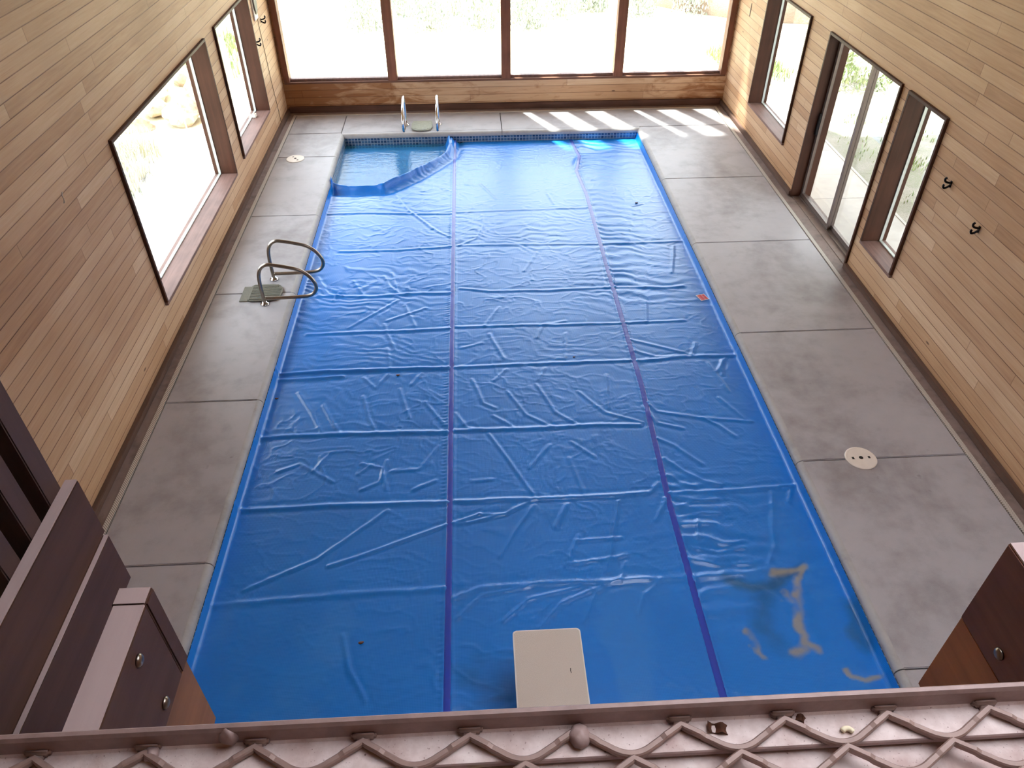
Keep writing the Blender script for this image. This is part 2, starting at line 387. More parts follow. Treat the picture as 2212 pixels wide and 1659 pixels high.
# far window wall: five posts, sill, head, four panes
w = struct(empty('window_1', (0, 0, 0)))
mull = [-0.94, 0.775, 2.625, 4.475, 6.235]
boxes('sill', [(FW[0], FW[1], YF - .012, YF + .14, .455, .485)], M_framex, w, .004)
boxes('ledge', [(FW[0] + .08, FW[1] - .08, YF + .055, YF + .14, .485, .52)], M_sill, w, .004)
boxes('head', [(FW[0], FW[1], YF - .012, YF + .14, 4.88, 4.95)], M_framex, w, .004)
for i, mx in enumerate(mull):
    hw = .075 if 0 < i < 4 else .045
    boxes('mullion', [(mx - hw, mx + hw, YF - .014, YF + .16, .485, 4.88)], M_mull, w, .005)
for a, b, ha, hb in zip(mull, mull[1:], (.045, .075, .075, .075), (.075, .075, .075, .045)):
    boxes('pane', [(a + ha, b - hb, YF + .095, YF + .101, .52, 4.88)], M_glass, w)

# baseboards
struct(boxes('baseboard_left', [(XL, XL + .045, YN, YF, 0, .062)], M_base, None, .004))
struct(boxes('baseboard_right', [(XR - .045, XR, YN, RD[0] - .002, 0, .062), (XR - .045, XR, RD[1] + .002, YF, 0, .062)], M_base, None, .004))
struct(boxes('baseboard_far', [(XL + .045, XR - .045, YF - .045, YF, 0, .10)], M_basex, None, .004))

# deck: separate slabs with tooled joints, inside a narrow drain strip
PX0, PX1, PY0, PY1 = 0.03, 4.67, 0.45, 10.57        # pool inner faces
DL, DR, DF = -0.85, 6.125, 11.43
bm = bmesh.new()
def slab(a, b, c, e):
    g = .005; bx = bmesh.new(); box(bx, a + g, b - g, c + g, e - g, -.14, 0.0)
    bmesh.ops.bevel(bx, geom=[k for k in bx.edges if all(v.co.z > -.01 for v in k.verts)], offset=.006, segments=2, affect='EDGES')
    tm = bpy.data.meshes.new('t'); bx.to_mesh(tm); bx.free(); bm.from_mesh(tm); bpy.data.meshes.remove(tm)
jl = [10.66, 9.755, 7.89, 6.05, 4.23, 2.395, 0.55, -1.4, YN]; jr = [10.66, 8.71, 6.89, 5.02, 3.185, 1.30, -0.6, -2.2, YN]
for a, b in zip(jl, jl[1:]): slab(DL, -.009, b, a)
for a, b in zip(jr, jr[1:]): slab(4.709, DR, b, a)
for a, b in zip([DL, -.02, 2.51, DR], [-.02, 2.51, DR]): slab(a, b, 10.66, DF)
for a, b in ((-.02, 2.4), (2.4, 4.72)): slab(a, b, YN, .38)
n_main = len(bm.faces)
def strip(pts, offs):
    """rounded coping nose: profile swept between two points; offs = inward direction"""
    (x0, y0), (x1, y1) = pts; R = .05; prof = [(0, 0)] + [(R * math.sin(k), -R + R * math.cos(k)) for k in [math.pi / 2 * i / 12 for i in range(1, 13)]] + [(R, -.06), (R - .012, -.062), (R - .012, -.14), (0, -.14)]
    A = [bm.verts.new((x0 + offs[0] * u, y0 + offs[1] * u, z)) for u, z in prof]; B = [bm.verts.new((x1 + offs[0] * u, y1 + offs[1] * u, z)) for u, z in prof]
    for k in range(len(prof)):
        q = (A[k], A[(k + 1) % len(prof)], B[(k + 1) % len(prof)], B[k])
        f = bm.faces.new(q); f.material_index = 1
    for R_ in (A, B): bm.faces.new(R_).material_index = 1
g = .004
for a, b in zip([10.62] + jl[1:7], jl[1:7] + [.4]): strip(((-.02, max(b, .4) + g), (-.02, a - g)), (1, 0))
for a, b in zip([10.62] + jr[1:6], jr[1:6] + [.4]): strip(((4.72, max(b, .4) + g), (4.72, a - g)), (-1, 0))
strip(((-.02, 10.62), (2.51 - g, 10.62)), (0, -1)); strip(((2.51 + g, 10.62), (4.72, 10.62)), (0, -1))
strip(((-.02, .4), (4.72, .4)), (0, 1))
bm.faces.ensure_lookup_table()
bmesh.ops.recalc_face_normals(bm, faces=bm.faces[:])
box(bm, -.01, 2.505, 10.612, 10.665, -.13, -.0005); box(bm, 2.515, 4.71, 10.612, 10.665, -.13, -.0005)
box(bm, -.02, 4.72, .37, .42, -.13, -.0005)
struct(mesh_obj('floor', bm, [M_deck, M_cope]))
struct(boxes('slab_base', [(XL, -.03, YN, YF, -.2, -.02), (4.73, XR + .02, YN, YF, -.2, -.02), (-.03, 4.73, 10.64, YF, -.2, -.02), (-.03, 4.73, YN, .38, -.2, -.02)], M_under))
struct(boxes('trim_1', [(XL + .002, DL - .048, YN, YF - .01, -.02, -.002), (DR + .048, XR + .0, YN, YF - .01, -.02, -.002), (DL - .048, DR + .048, DF + .048, YF, -.02, -.002)], M_edge))
def drain(x0, x1, y0, y1):
    return (x0, x1, y0, y1, -.02, .004)
struct(boxes('trim_2', [drain(DL - .045, DL - .003, YN, DF + .045)], M_drain, None, .002))
struct(boxes('trim_3', [drain(DR + .003, DR + .045, YN, DF + .045)], M_drain, None, .002))
struct(boxes('trim_4', [drain(DL - .003, DR + .003, DF + .003, DF + .04)], M_drain, None, .002))

# ------------------------------------------------------------------ swimming pool
pool = tag(empty('swimming_pool', (2.35, 5.5, 0)), 'long rectangular indoor pool set in the grey concrete deck', 'swimming pool')
def loc(o): o.location = -pool.location; return o
loc(boxes('basin', [(PX0 - .2, PX0 - .012, PY0 - .2, PY1 + .2, -1.6, -.14), (PX1 + .012, PX1 + .2, PY0 - .2, PY1 + .2, -1.6, -.14), (PX0 - .012, PX1 + .012, PY0 - .2, PY0 - .012, -1.6, -.14), (PX0 - .012, PX1 + .012, PY1 + .012, PY1 + .2, -1.6, -.14), (PX0 - .2, PX1 + .2, PY0 - .2, PY1 + .2, -1.7, -1.6)], M_plaster, pool))
loc(boxes('tile_band', [(PX0 - .012, PX0 + .006, PY0, PY1, -.25, -.062), (PX1 - .006, PX1 + .012, PY0, PY1, -.25, -.062), (PX0, PX1, PY1 - .006, PY1 + .012, -.25, -.062), (PX0, PX1, PY0 - .012, PY0 + .006, -.25, -.062)], M_tile, pool))

# ------------------------------------------------------------------ pool cover: one wrinkled sheet
rs = np.random.RandomState(5)
PERM = rs.rand(256, 256)
def vn(x, y):
    xi = np.floor(x).astype(int); yi = np.floor(y).astype(int); fx = x - xi; fy = y - yi
    fx = fx * fx * fx * (fx * (fx * 6 - 15) + 10); fy = fy * fy * fy * (fy * (fy * 6 - 15) + 10)
    P = lambda a, b: PERM[a % 256, b % 256]
    return (P(xi, yi) * (1 - fx) + P(xi + 1, yi) * fx) * (1 - fy) + (P(xi, yi + 1) * (1 - fx) + P(xi + 1, yi + 1) * fx) * fy
def fbm(x, y, o=3):
    s = 0; a = .5
    for k in range(o): s = s + a * vn(x * 2 ** k + 17.3 * k, y * 2 ** k + 9.1 * k); a *= .5
    return s / (1 - .5 ** o)
def polydist(X, Y, pts):
    D = np.full(X.shape, 1e9); 
    for (ax, ay), (bx_, by_) in zip(pts, pts[1:]):
        dx, dy = bx_ - ax, by_ - ay; t = np.clip(((X - ax) * dx + (Y - ay) * dy) / (dx * dx + dy * dy + 1e-9), 0, 1)
        D = np.minimum(D, np.hypot(X - ax - t * dx, Y - ay - t * dy))
    return D
CX0, CX1, CY0, CY1 = PX0 + .0062, PX1 - .0062, PY0 + .03, PY1 - .01
NX, NY = 380, 820
gx = np.linspace(CX0, CX1, NX); gy = np.linspace(CY0, CY1, NY); X, Y = np.meshgrid(gx, gy)
SEAM1 = [(1.757, CY0), (1.757, CY1)]
SEAM2 = [(3.545, CY0), (3.55, 2.9), (3.60, 4.4), (3.595, 6.7), (3.60, 8.6), (3.55, 9.35), (3.66, 9.9), (3.60, CY1)]
FOLD = [(-.1, 9.02), (.18, 8.96), (.45, 8.92), (.76, 8.93), (1.08, 9.26), (1.40, 9.68), (1.62, 10.02), (1.68, 10.3), (1.66, 10.7)]
s2x = np.interp(gy, [p[1] for p in SEAM2], [p[0] for p in SEAM2])[:, None] * np.ones_like(X)
h = np.full(X.shape, -.150)
warp = fbm(X * 2.1, Y * 2.1) - .5; warp2 = fbm(X * 1.7 + 40, Y * 1.7 + 11) - .5
h += .006 * (fbm(X * .9, Y * .9, 2) - .5)
mid = np.abs(fbm(X * 3.2 + warp * 2.4, Y * 3.8 + warp2 * 2.4, 2) - .5)
h += .008 * np.exp(-(mid / .026) ** 2) * np.clip(fbm(X * 1.1 + 7, Y * 1.1 + 3, 2) * 2.2 - .75, 0, 1) * .55
fin = np.abs(fbm(X * 5 + warp * 3 + 31, Y * 11 + warp2 * 3, 2) - .5)
h += .0022 * np.exp(-(fin / .05) ** 2)
# right column: sideways ripples that start at the seam
dr = X - s2x
rip = np.sin(2 * np.pi * (Y + .35 * warp + .10 * dr) / .155 + 3 * warp2)
rm = np.clip(fbm(X * .5 + 3, Y * .8 + 8, 2) * 2.6 - .8, 0, 1)
h += np.where(dr > 0, .0078 * rip * rm * np.exp(-np.maximum(dr, 0) / .50) * np.clip(dr / .04, 0, 1), 0)
# left and middle columns: fainter ripples
rip2 = np.sin(2 * np.pi * (Y + .5 * warp + .22 * X) / .13 + 5 * warp2)
h += .0020 * rip2 * np.clip(fbm(X * .8 + 13, Y * .8 + 5, 2) * 3 - 1.2, 0, 1) * np.where(dr > 0, .35, 1) * np.clip((Y - 3.2) / 2.5, .25, 1)
# puckers along the two seams
d1 = np.abs(X - 1.757)
h += .003 * np.sin(2 * np.pi * Y / .042 + 4 * warp) * np.exp(-((X - 1.705) / .022) ** 2) * np.clip(fbm(X * 0 + 2, Y * 1.2) * 2.4 - .6, 0, 1)
h += .0022 * np.sin(2 * np.pi * Y / .05 + 4 * warp2) * np.exp(-(dr / .03) ** 2)
h += .006 * np.exp(-((d1 - .03) / .012) ** 2) + .006 * np.exp(-((np.abs(dr) - .03) / .012) ** 2)
CREASES=[(0.008,0.02,[(0.06,8.2),(0.57,8.2),(1.73,8.11)]),(0.005,0.02,[(1.8,8.15),(2.7,8.17),(3.61,8.2)]),(0.008,0.02,[(0.36,7.18),(1.04,7.17),(1.74,7.23)]),(0.006,0.02,[(1.82,7.25),(2.75,7.23),(3.58,7.19)]),(0.009,0.022,[(3.63,7.19),(4.11,7.2),(4.65,7.21)]),(0.011,0.02,[(0.23,6.19),(0.86,6.14),(1.26,6.18),(1.75,6.17)]),(0.009,0.018,[(1.84,6.26),(2.17,6.18),(2.86,6.16),(3.62,6.19)]),(0.01,0.02,[(3.62,6.19),(4.17,6.14),(4.41,6.17)]),(0.011,0.018,[(0.22,5.45),(1.01,5.46),(1.74,5.47)]),(0.009,0.016,[(1.81,5.49),(2.8,5.48),(3.61,5.47),(4.27,5.48)]),(0.02,0.02,[(-0.01,4.78),(0.53,4.81),(1.13,4.79),(1.73,4.8)]),(0.014,0.025,[(0.01,4.7),(0.38,4.7),(0.67,4.72)]),(0.01,0.017,[(1.79,4.8),(2.53,4.81),(3.57,4.82)]),(0.011,0.02,[(3.63,4.81),(4.13,4.85),(4.7,4.85)]),(0.014,0.02,[(0.06,3.87),(0.29,3.89),(0.7,3.89),(1.1,3.88),(1.72,3.87)]),(0.012,0.018,[(1.8,3.88),(2.44,3.87),(3.08,3.88),(3.48,3.85)]),(0.014,0.018,[(0.03,3.02),(0.36,3.02),(1.04,3.03),(1.75,3.02)]),(0.012,0.017,[(1.8,3.03),(2.46,3.01),(3.4,3.03)]),(0.012,0.018,[(3.57,3.02),(4.13,3.03),(4.63,3.04)]),(0.007,0.02,[(0.03,2.12),(0.52,2.16),(1.12,2.17),(1.73,2.18)]),(0.008,0.02,[(1.79,2.09),(1.98,2.17),(2.27,2.19),(2.85,2.19),(3.23,2.19)]),(0.007,0.02,[(2.89,2.19),(3.52,2.19),(3.89,2.19),(4.2,2.23)]),(0.008,0.013,[(0.26,2.25),(0.48,2.37),(0.76,2.51),(0.94,2.67),(1.26,2.96)]),(0.01,0.013,[(0.86,2.44),(1.06,2.5),(1.76,2.79),(2,2.88)]),(0.008,0.014,[(1.8,2.78),(2.19,2.86),(2.45,3.01)]),(0.006,0.012,[(2,2.88),(2.19,2.86)]),(0.008,0.012,[(2.1,3.82),(2.26,3.48),(2.45,3.04)]),(0.006,0.012,[(2.44,2.95),(2.28,2.7),(2.14,2.45)]),(0.006,0.014,[(2.29,4.4),(2.45,4.05),(2.71,3.86)]),(0.006,0.014,[(2.58,4.49),(2.72,4.08),(2.93,3.89)]),(0.006,0.014,[(2.97,4.36),(3.19,4.04),(3.51,3.88)]),(0.006,0.014,[(1.8,4.11),(1.9,3.92),(2.04,3.87)]),(0.006,0.014,[(1.51,4.29),(1.61,4.12),(1.71,3.96)]),(0.006,0.014,[(0.89,4.68),(1.02,4.51),(1.13,4.72)]),(0.006,0.014,[(0.29,4.49),(0.46,4.19),(0.59,3.93)]),(0.006,0.014,[(0.55,4.3),(0.64,4.11),(0.75,3.92)]),(0.006,0.014,[(0.92,4.4),(1,4.09),(1.09,3.88)]),(0.006,0.014,[(1.26,4.48),(1.33,4.21),(1.38,4.07)]),(0.006,0.014,[(1.09,5.16),(1.14,4.79)]),(0.006,0.014,[(1.96,4.6),(2.06,4.24),(2.17,4.16)]),(0.006,0.014,[(2.15,4.05),(2.32,3.9)]),(0.006,0.014,[(3.28,4.6),(3.23,4.1)]),(0.006,0.014,[(2.61,4.56),(2.69,4.74)]),(0.006,0.014,[(2.17,4.56),(2.31,4.74)]),(0.006,0.014,[(0.99,3.5),(1.17,3.44),(1.23,3.18)]),(0.006,0.014,[(1.26,3.39),(1.49,3.4),(1.65,3.68)]),(0.006,0.014,[(0.98,3.37),(1.08,3.48)]),(0.006,0.014,[(2.83,3.67),(3.02,3.46)]),(0.006,0.014,[(2.43,3.37),(2.63,3.64)]),(0.006,0.014,[(2.87,3.05),(2.79,3.47)]),(0.006,0.014,[(1.94,3.24),(2.11,3.25)]),(0.006,0.014,[(3.1,2.35),(3.02,2.18)]),(0.006,0.014,[(2.77,2.62),(2.64,2.34)]),(0.006,0.014,[(2.73,2.95),(2.6,2.7)]),(0.006,0.014,[(0.59,3.43),(0.71,3.64)]),(0.006,0.014,[(1.03,5.59),(1.08,5.4),(1.17,5.13)]),(0.006,0.015,[(1.15,8.24),(1.57,7.61),(1.72,7.47)]),(0.006,0.015,[(0.94,8.71),(1.1,8.34),(1.48,7.7)]),(0.006,0.015,[(1.82,7.25),(2.04,7.41),(2.15,7.75),(2.13,8.04)]),(0.006,0.015,[(0.18,6.59),(0.34,6.22),(0.52,6.17)]),(0.006,0.015,[(0.94,6.58),(1.03,6.36),(1.14,6.21)]),(0.006,0.015,[(1.15,6.05),(0.89,5.78),(0.65,5.54)]),(0.006,0.015,[(1.46,5.87),(1.05,5.65)]),(0.006,0.015,[(1.03,6.65),(1.12,6.28)]),(0.006,0.015,[(1.23,5.93),(1.36,5.54)]),(0.006,0.015,[(3.62,6.9),(3.62,6.25)]),(0.006,0.015,[(3.53,6.82),(3.5,6.18)]),(0.006,0.015,[(2.1,5.49),(2.27,5.84)]),(0.006,0.015,[(2.64,5.25),(2.74,5.49),(2.98,5.54)]),(0.006,0.015,[(2.96,5.32),(2.9,4.86)]),(0.006,0.015,[(2.29,4.92),(2.18,5.22),(2.15,5.34)]),(0.006,0.015,[(1.86,5.12),(2.07,5.19)]),(0.006,0.015,[(4.5,7.09),(4.34,6.46)]),(0.006,0.015,[(2.13,9.01),(2.33,8.52)]),(0.006,0.015,[(3.06,8.64),(3.12,8.32)]),(0.006,0.015,[(2.6,6.6),(2.79,7.03)]),(0.006,0.015,[(1.46,4.72),(1.37,4.55)]),(0.006,0.015,[(3.85,5.46),(3.92,5.88)]),(0.006,0.015,[(4.19,8.21),(4.33,8.26)]),(0.006,0.015,[(0.6,6.49),(0.74,6.2)]),(0.006,0.015,[(0.42,6.08),(0.47,6.25)]),(0.007,0.016,[(3.6,4.16),(3.67,4.03),(4.07,3.92),(4.52,3.85)]),(0.007,0.016,[(3.56,4.09),(3.64,3.87),(3.86,3.79)]),(0.007,0.016,[(3.6,3.67),(3.73,3.58),(3.93,3.34)]),(0.007,0.016,[(3.62,3.42),(3.76,3.25),(3.88,3.15),(4.01,3.09)]),(0.007,0.016,[(3.61,3.22),(3.7,3.12),(3.81,3.08)]),(0.007,0.016,[(3.6,2.87),(3.74,2.92),(3.96,2.93)]),(0.007,0.016,[(3.61,2.76),(3.79,2.79),(3.92,2.78)]),(0.007,0.016,[(3.6,2.68),(3.77,2.69),(3.88,2.68)]),(0.007,0.016,[(3.6,2.57),(3.76,2.56),(3.87,2.48),(4.06,2.5)]),(0.007,0.016,[(3.62,2.46),(3.82,2.4),(4.03,2.43)]),(0.007,0.016,[(3.6,2.35),(3.79,2.28),(4.02,2.28)]),(0.007,0.016,[(3.6,5.17),(3.83,5.07),(4.21,4.88)]),(0.007,0.016,[(3.59,5),(3.84,4.87),(4.14,4.87)]),(0.007,0.016,[(4.29,5.07),(4.21,4.88)]),(0.007,0.016,[(4.53,4.8),(4.39,4.59)]),(0.007,0.016,[(4.49,4.78),(4.43,4.54)]),(0.007,0.016,[(4.07,3.92),(4.2,3.82),(4.31,3.66)]),(0.007,0.016,[(4.42,2.99),(4.32,2.64),(4.28,2.44),(4.17,2.26)]),(0.007,0.016,[(4.59,3),(4.53,2.87)]),(0.007,0.016,[(4.34,4.73),(4.42,4.28)]),(0.007,0.016,[(4.3,4.19),(4.46,3.9)]),(0.007,0.016,[(3.43,3.04),(3.51,3.13)]),(0.007,0.016,[(3.53,2.96),(3.41,2.74)]),(0.007,0.014,[(1.82,1.91),(2,2.11),(2.35,2.17)]),(0.007,0.014,[(2.15,1.89),(2.34,2.06),(2.73,2.15)]),(0.007,0.014,[(2.4,1.82),(2.58,2.02),(2.92,2.17)]),(0.007,0.014,[(2.72,1.86),(2.83,2.09),(3.07,2.24)]),(0.007,0.014,[(3.11,1.9),(3.17,2.04),(3.33,2.18)]),(0.007,0.014,[(1.03,1.83),(1.1,1.56),(1.23,1.35)]),(0.007,0.014,[(2.59,2.72),(2.7,2.94)]),(0.007,0.014,[(2.94,2.28),(3.14,2.96)]),(0.007,0.014,[(2.67,2.36),(3.12,2.41)]),(0.007,0.014,[(3.74,2.73),(3.69,2.55)]),(0.007,0.014,[(2.75,2.57),(3.1,2.58)]),(0.007,0.014,[(0.29,3.44),(0.46,3.52),(0.77,3.29)]),(0.007,0.014,[(1.02,3.19),(1.17,3.27),(1.21,3.52)]),(0.007,0.014,[(1.45,3.17),(1.63,3.27)])]
for a, sg, pts in CREASES:
    xs = [p[0] for p in pts]; ys = [p[1] for p in pts]; pad = .15
    ix = np.where((gx > min(xs) - pad) & (gx < max(xs) + pad))[0]; iy = np.where((gy > min(ys) - pad) & (gy < max(ys) + pad))[0]
    if not len(ix) or not len(iy): continue
    sl_ = np.s_[iy[0]:iy[-1] + 1, ix[0]:ix[-1] + 1]
    D = polydist(X[sl_] + .02 * warp[sl_], Y[sl_] + .03 * warp2[sl_], pts)
    h[sl_] += 0.85 * a * np.exp(-(D / sg) ** 2) - .22 * a * np.exp(-((D - 2.4 * sg) / (1.3 * sg)) ** 2)
# rolled-back corner at the far left: a raised lip, the sheet sagging under water beyond it
fx_ = np.array([p[0] for p in FOLD]); fy_ = np.array([p[1] for p in FOLD])
D = polydist(X, Y + .05 * (fbm(X * 5, Y * 0 + 4, 2) - .5), FOLD)
inside = (Y > np.interp(X, fx_[:8], fy_[:8])) & (X < 1.70)
sgn = np.where(inside, D, -D)
k_ = np.clip((sgn + .02) / .09, 0, 1); k_ = k_ * k_ * (3 - 2 * k_)
far_k = np.clip((Y - 8.6) / .2, 0, 1)
h = h * (1 - k_ * far_k) + (-.21 + .012 * (fbm(X * 2, Y * 5, 2) - .5)) * k_ * far_k
h += far_k * (.10 * np.exp(-(sgn / .05) ** 2) * (.55 + .6 * vn(X * 6.5, Y * 3)) - .030 * np.exp(-((sgn + .15) / .06) ** 2))
h += .05 * np.exp(-(((X - 1.72) / .10) ** 2 + ((Y - 10.45) / .22) ** 2))
h += .035 * np.exp(-((dr + .03) / .05) ** 2) * np.exp(-((Y - 9.62) / .20) ** 2)
# edges ride up under the coping
h += (.092 * np.exp(-((X - CX0) / .013) ** 2) + .090 * np.exp(-((CX1 - X) / .013) ** 2)) * (1 - k_ * far_k)
me = bpy.data.meshes.new('pool_cover')
co = np.stack([X, Y, h], -1).reshape(-1, 3)
idx = np.arange(NX * NY).reshape(NY, NX)
q = np.stack([idx[:-1, :-1], idx[:-1, 1:], idx[1:, 1:], idx[1:, :-1]], -1).reshape(-1, 4)
me.vertices.add(len(co)); me.vertices.foreach_set('co', co.ravel())
me.loops.add(q.size); me.loops.foreach_set('vertex_index', q.ravel().astype(np.int32))
me.polygons.add(len(q)); me.polygons.foreach_set('loop_start', np.arange(0, q.size, 4, dtype=np.int32))
me.polygons.foreach_set('use_smooth', np.ones(len(q), dtype=bool))
me.update(calc_edges=True)
# dried residue and wet patches, each with a shape of its own
n1 = fbm(X * 9, Y * 9, 3); n2 = fbm(X * 3.3 + 5, Y * 3.3 + 2, 3)
def mark(pts, w): return np.clip(1.25 - (polydist(X + .10 * (n1 - .5), Y + .12 * (n2 - .5), pts) / w), 0, 1)
tan = np.maximum.reduce([mark([(4.19, 2.21), (4.37, 2.21), (4.45, 2.22), (4.38, 2.17), (4.32, 2.11)], .035), mark([(4.32, 2.11), (4.27, 1.97), (4.24, 1.83), (4.22, 1.67), (4.19, 1.60), (4.11, 1.55)], .04), mark([(4.21, 1.64), (4.28, 1.58)], .03), mark([(4.2, 2.03), (4.2, 1.94), (4.24, 1.88)], .03), mark([(4.42, 1.43), (4.46, 1.37), (4.54, 1.32), (4.61, 1.33)], .022), .7 * mark([(3.83, 1.74), (3.86, 1.61), (3.9, 1.5)], .02)])
tan = np.clip(1.25 * tan * np.clip(n1 * 2.2 - .2, 0, 1), 0, 1)
dark = np.maximum.reduce([.8 * mark([(3.83, 2.15), (4.0, 2.1), (4.13, 2.09), (4.21, 2.18), (4.43, 2.22)], .06), .55 * mark([(4.1, 2.05), (3.95, 1.75), (4.0, 1.6)], .10), .5 * mark([(1.85, 1.5), (2.05, 1.45), (2.0, 1.6)], .10), .6 * mark([(4.62, 1.9), (4.6, 1.6)], .07)]) * np.clip(n2 * 2.2 - .4, 0, 1)
pale = np.clip((fbm(X * 2.3 + 9, Y * 2.3, 3) - .53) * 9, 0, 1) * np.clip((2.6 - Y) / .8, 0, 1) * .9 + .5 * np.clip((n1 - .58) * 7, 0, 1) * np.clip((X - 4.2) / .2, 0, 1) * np.clip((3.2 - Y), 0, 1)
film = k_ * far_k
for nm, arr in (('residue', tan), ('wet', dark), ('pale', pale)):
    at = me.attributes.new(nm, 'FLOAT', 'POINT'); at.data.foreach_set('value', arr.ravel().astype(np.float32))
def cover_mat(name, base, rough, attrs=True):
    m, n, l, p = mat(name); t = NT(m); c = t.coord()
    k = t.mix(t.noise(c, 1.3, 3), tuple(x * .88 for x in base[:3]) + (1,), tuple(min(1, x * 1.12) for x in base[:3]) + (1,))
    if attrs:
        for nm, cc, f in (('pale', srgb(38, 128, 214), .75), ('wet', srgb(14, 74, 92), .8), ('residue', srgb(150, 146, 132), .85)):
            a = n.new('ShaderNodeAttribute'); a.attribute_name = nm
            k = t.mix(t.math('MULTIPLY', a.outputs['Fac'], f), k, cc)
        # fine bubble pattern
        xyz = t.sep(c)
        s1 = t.math('SINE', t.math('MULTIPLY', t.math('ADD', xyz[0], xyz[1]), 2 * math.pi / .021)); s2 = t.math('SINE', t.math('MULTIPLY', t.math('SUBTRACT', xyz[0], xyz[1]), 2 * math.pi / .021))
        l.new(t.bump(t.math('MULTIPLY', s1, s2), .16, .0016), p.inputs['Normal'])
    l.new(k, p.inputs['Base Color']); p.inputs['Roughness'].default_value = rough; p.inputs['Specular IOR Level'].default_value = .75
    return m
M_cover = cover_mat('blue bubble sheet', srgb(0, 119, 212), .31)
M_seam = cover_mat('dark blue seam tape', srgb(26, 62, 176), .34, False)
me.materials.append(M_cover)
cover = bpy.data.objects.new('pool_cover', me); COL.objects.link(cover)
tag(cover, 'wrinkled bright blue bubble sheet floating over the whole pool, one far corner rolled back', 'pool cover')
def seam(path, w):
    zc = np.array([np.interp(np.interp(y, [p[1] for p in path], [p[0] for p in path]), gx, h[j]) for j, y in enumerate(gy)])
    zc = np.convolve(np.pad(zc, 5, mode='edge'), np.ones(11) / 11, 'valid')
    bm = bmesh.new(); prev = None
    for j in range(NY):
        y = gy[j]; x = np.interp(y, [p[1] for p in path], [p[0] for p in path])
        row = []
        for u, dz in ((-w, -.002), (-w * .8, .004), (-w * .3, .006), (w * .3, .006), (w * .8, .004), (w, -.002)):
            z = (zc[j] + .0045 + dz * .5) if abs(u) < w else np.interp(x + u, gx, h[j]) - .003
            row.append(bm.verts.new((x + u, y, z)))
        if prev:
            for a in range(5): bm.faces.new((prev[a], prev[a + 1], row[a + 1], row[a]))
        prev = row
    return mesh_obj('seam', bm, M_seam, cover, True)
seam(SEAM1, .026); seam(SEAM2, .028)
def hz(x, y): return float(h[int(np.argmin(abs(gy - y))), int(np.argmin(abs(gx - x)))])
# warning sticker on the right edge
m, n, l, p = mat('red and white sticker'); t = NT(m); xyz = t.sep(t.coord())
st = t.math('SINE', t.math('MULTIPLY', xyz[0], 2 * math.pi / .045)); k = t.mix(t.mapr(st, .2, .5), srgb(206, 62, 66), srgb(206, 120, 120))
e = t.math('MAXIMUM', t.math('ABSOLUTE', t.math('DIVIDE', xyz[0], .052)), t.math('ABSOLUTE', t.math('DIVIDE', xyz[1], .06)))
dd = n.new('ShaderNodeVectorMath'); dd.operation = 'DISTANCE'; l.new(t.coord(), dd.inputs[0]); dd.inputs[1].default_value = (.015, -.026, 0)
k = t.mix(t.math('LESS_THAN', dd.outputs['Value'], .02), k, srgb(214, 200, 110))
k = t.mix(t.math('GREATER_THAN', e, .86), k, srgb(236, 226, 226)); l.new(k, p.inputs['Base Color'])
bm = bmesh.new(); bmesh.ops.create_grid(bm, x_segments=6, y_segments=6, size=.5)
for v in bm.verts: v.co.x *= .105; v.co.y *= .12; v.co.z = 0
st_ = mesh_obj('warning_sticker', bm, m, cover); st_.location = (4.572, 5.915, 0); st_.rotation_euler = (0, 0, .30)
for v in st_.data.vertices: v.co.z = min(hz(4.572 + v.co.x * .955 - v.co.y * .296, 5.915 + v.co.x * .296 + v.co.y * .955), hz(4.572, 5.915) + .006) + .005
st_['label'] = 'small red warning sticker with a white border'
# cloudy water over the sunken corner of the sheet
bm = bmesh.new(); pts = [(PX0 + .006, 9.0), (.18, 8.94), (.45, 8.90), (.76, 8.91), (1.08, 9.24), (1.40, 9.66), (1.62, 10.0), (1.68, 10.3), (1.66, PY1 - .006), (PX0 + .006, PY1 - .006)]
bm.faces.new([bm.verts.new((x, y, -.172)) for x, y in pts])
wt = loc(mesh_obj('water', bm, M_water, pool))

# ------------------------------------------------------------------ grab rails
def make_rail(label, group):
    r = tag(empty('grab_rail', (0, 0, 0)), label, 'grab rail', group)
    loop = spline([(0, 0, .0), (-.0, 0, .10), (.0, 0, .25), (.012, 0, .37), (.045, 0, .445), (.10, 0, .482), (.165, 0, .482), (.30, 0, .455), (.43, 0, .415), (.52, 0, .345), (.575, 0, .255), (.578, 0, .175), (.535, 0, .115), (.46, 0, .088), (.33, 0, .08), (.18, 0, .076), (.012, 0, .074)], 6)
    bm = bmesh.new(); tube(bm, loop, .0195, 14); mesh_obj('loop', bm, M_rail, r, True)
    bm = bmesh.new(); lathe(bm, [(.048, 0), (.05, .006), (.044, .016), (.03, .024), (.024, .034), (.0205, .036)], n=24); mesh_obj('escutcheon', bm, M_chrome, r, True)
    return r
M_rail = M_steel
gA = 'grab rails beside the left edge'; gB = 'grab rails at the far end'
ra = make_rail('steel loop grab rail on the left deck, farther of the pair', gA); ra.location = (-.256, 6.33, 0)
for lab, grp, lo, rz in (('steel loop grab rail on the left deck, nearer of the pair beside the ribbed mat', gA, (-.26, 5.825, 0), 0), ('shiny loop grab rail at the far end of the pool, left of its mat', gB, (.985, 10.93, 0), -math.pi / 2), ('shiny loop grab rail at the far end of the pool, right of its mat', gB, (1.505, 10.94, 0), -math.pi / 2)):
    c = copy_tree(ra); c.location = lo; c.rotation_euler = (0, 0, rz); c['label'] = lab; c['group'] = grp
    if grp == gB:
        for ch in c.children:
            if ch.name.startswith('loop'): ch.data = ch.data.copy(); ch.data.materials[0] = M_chrome

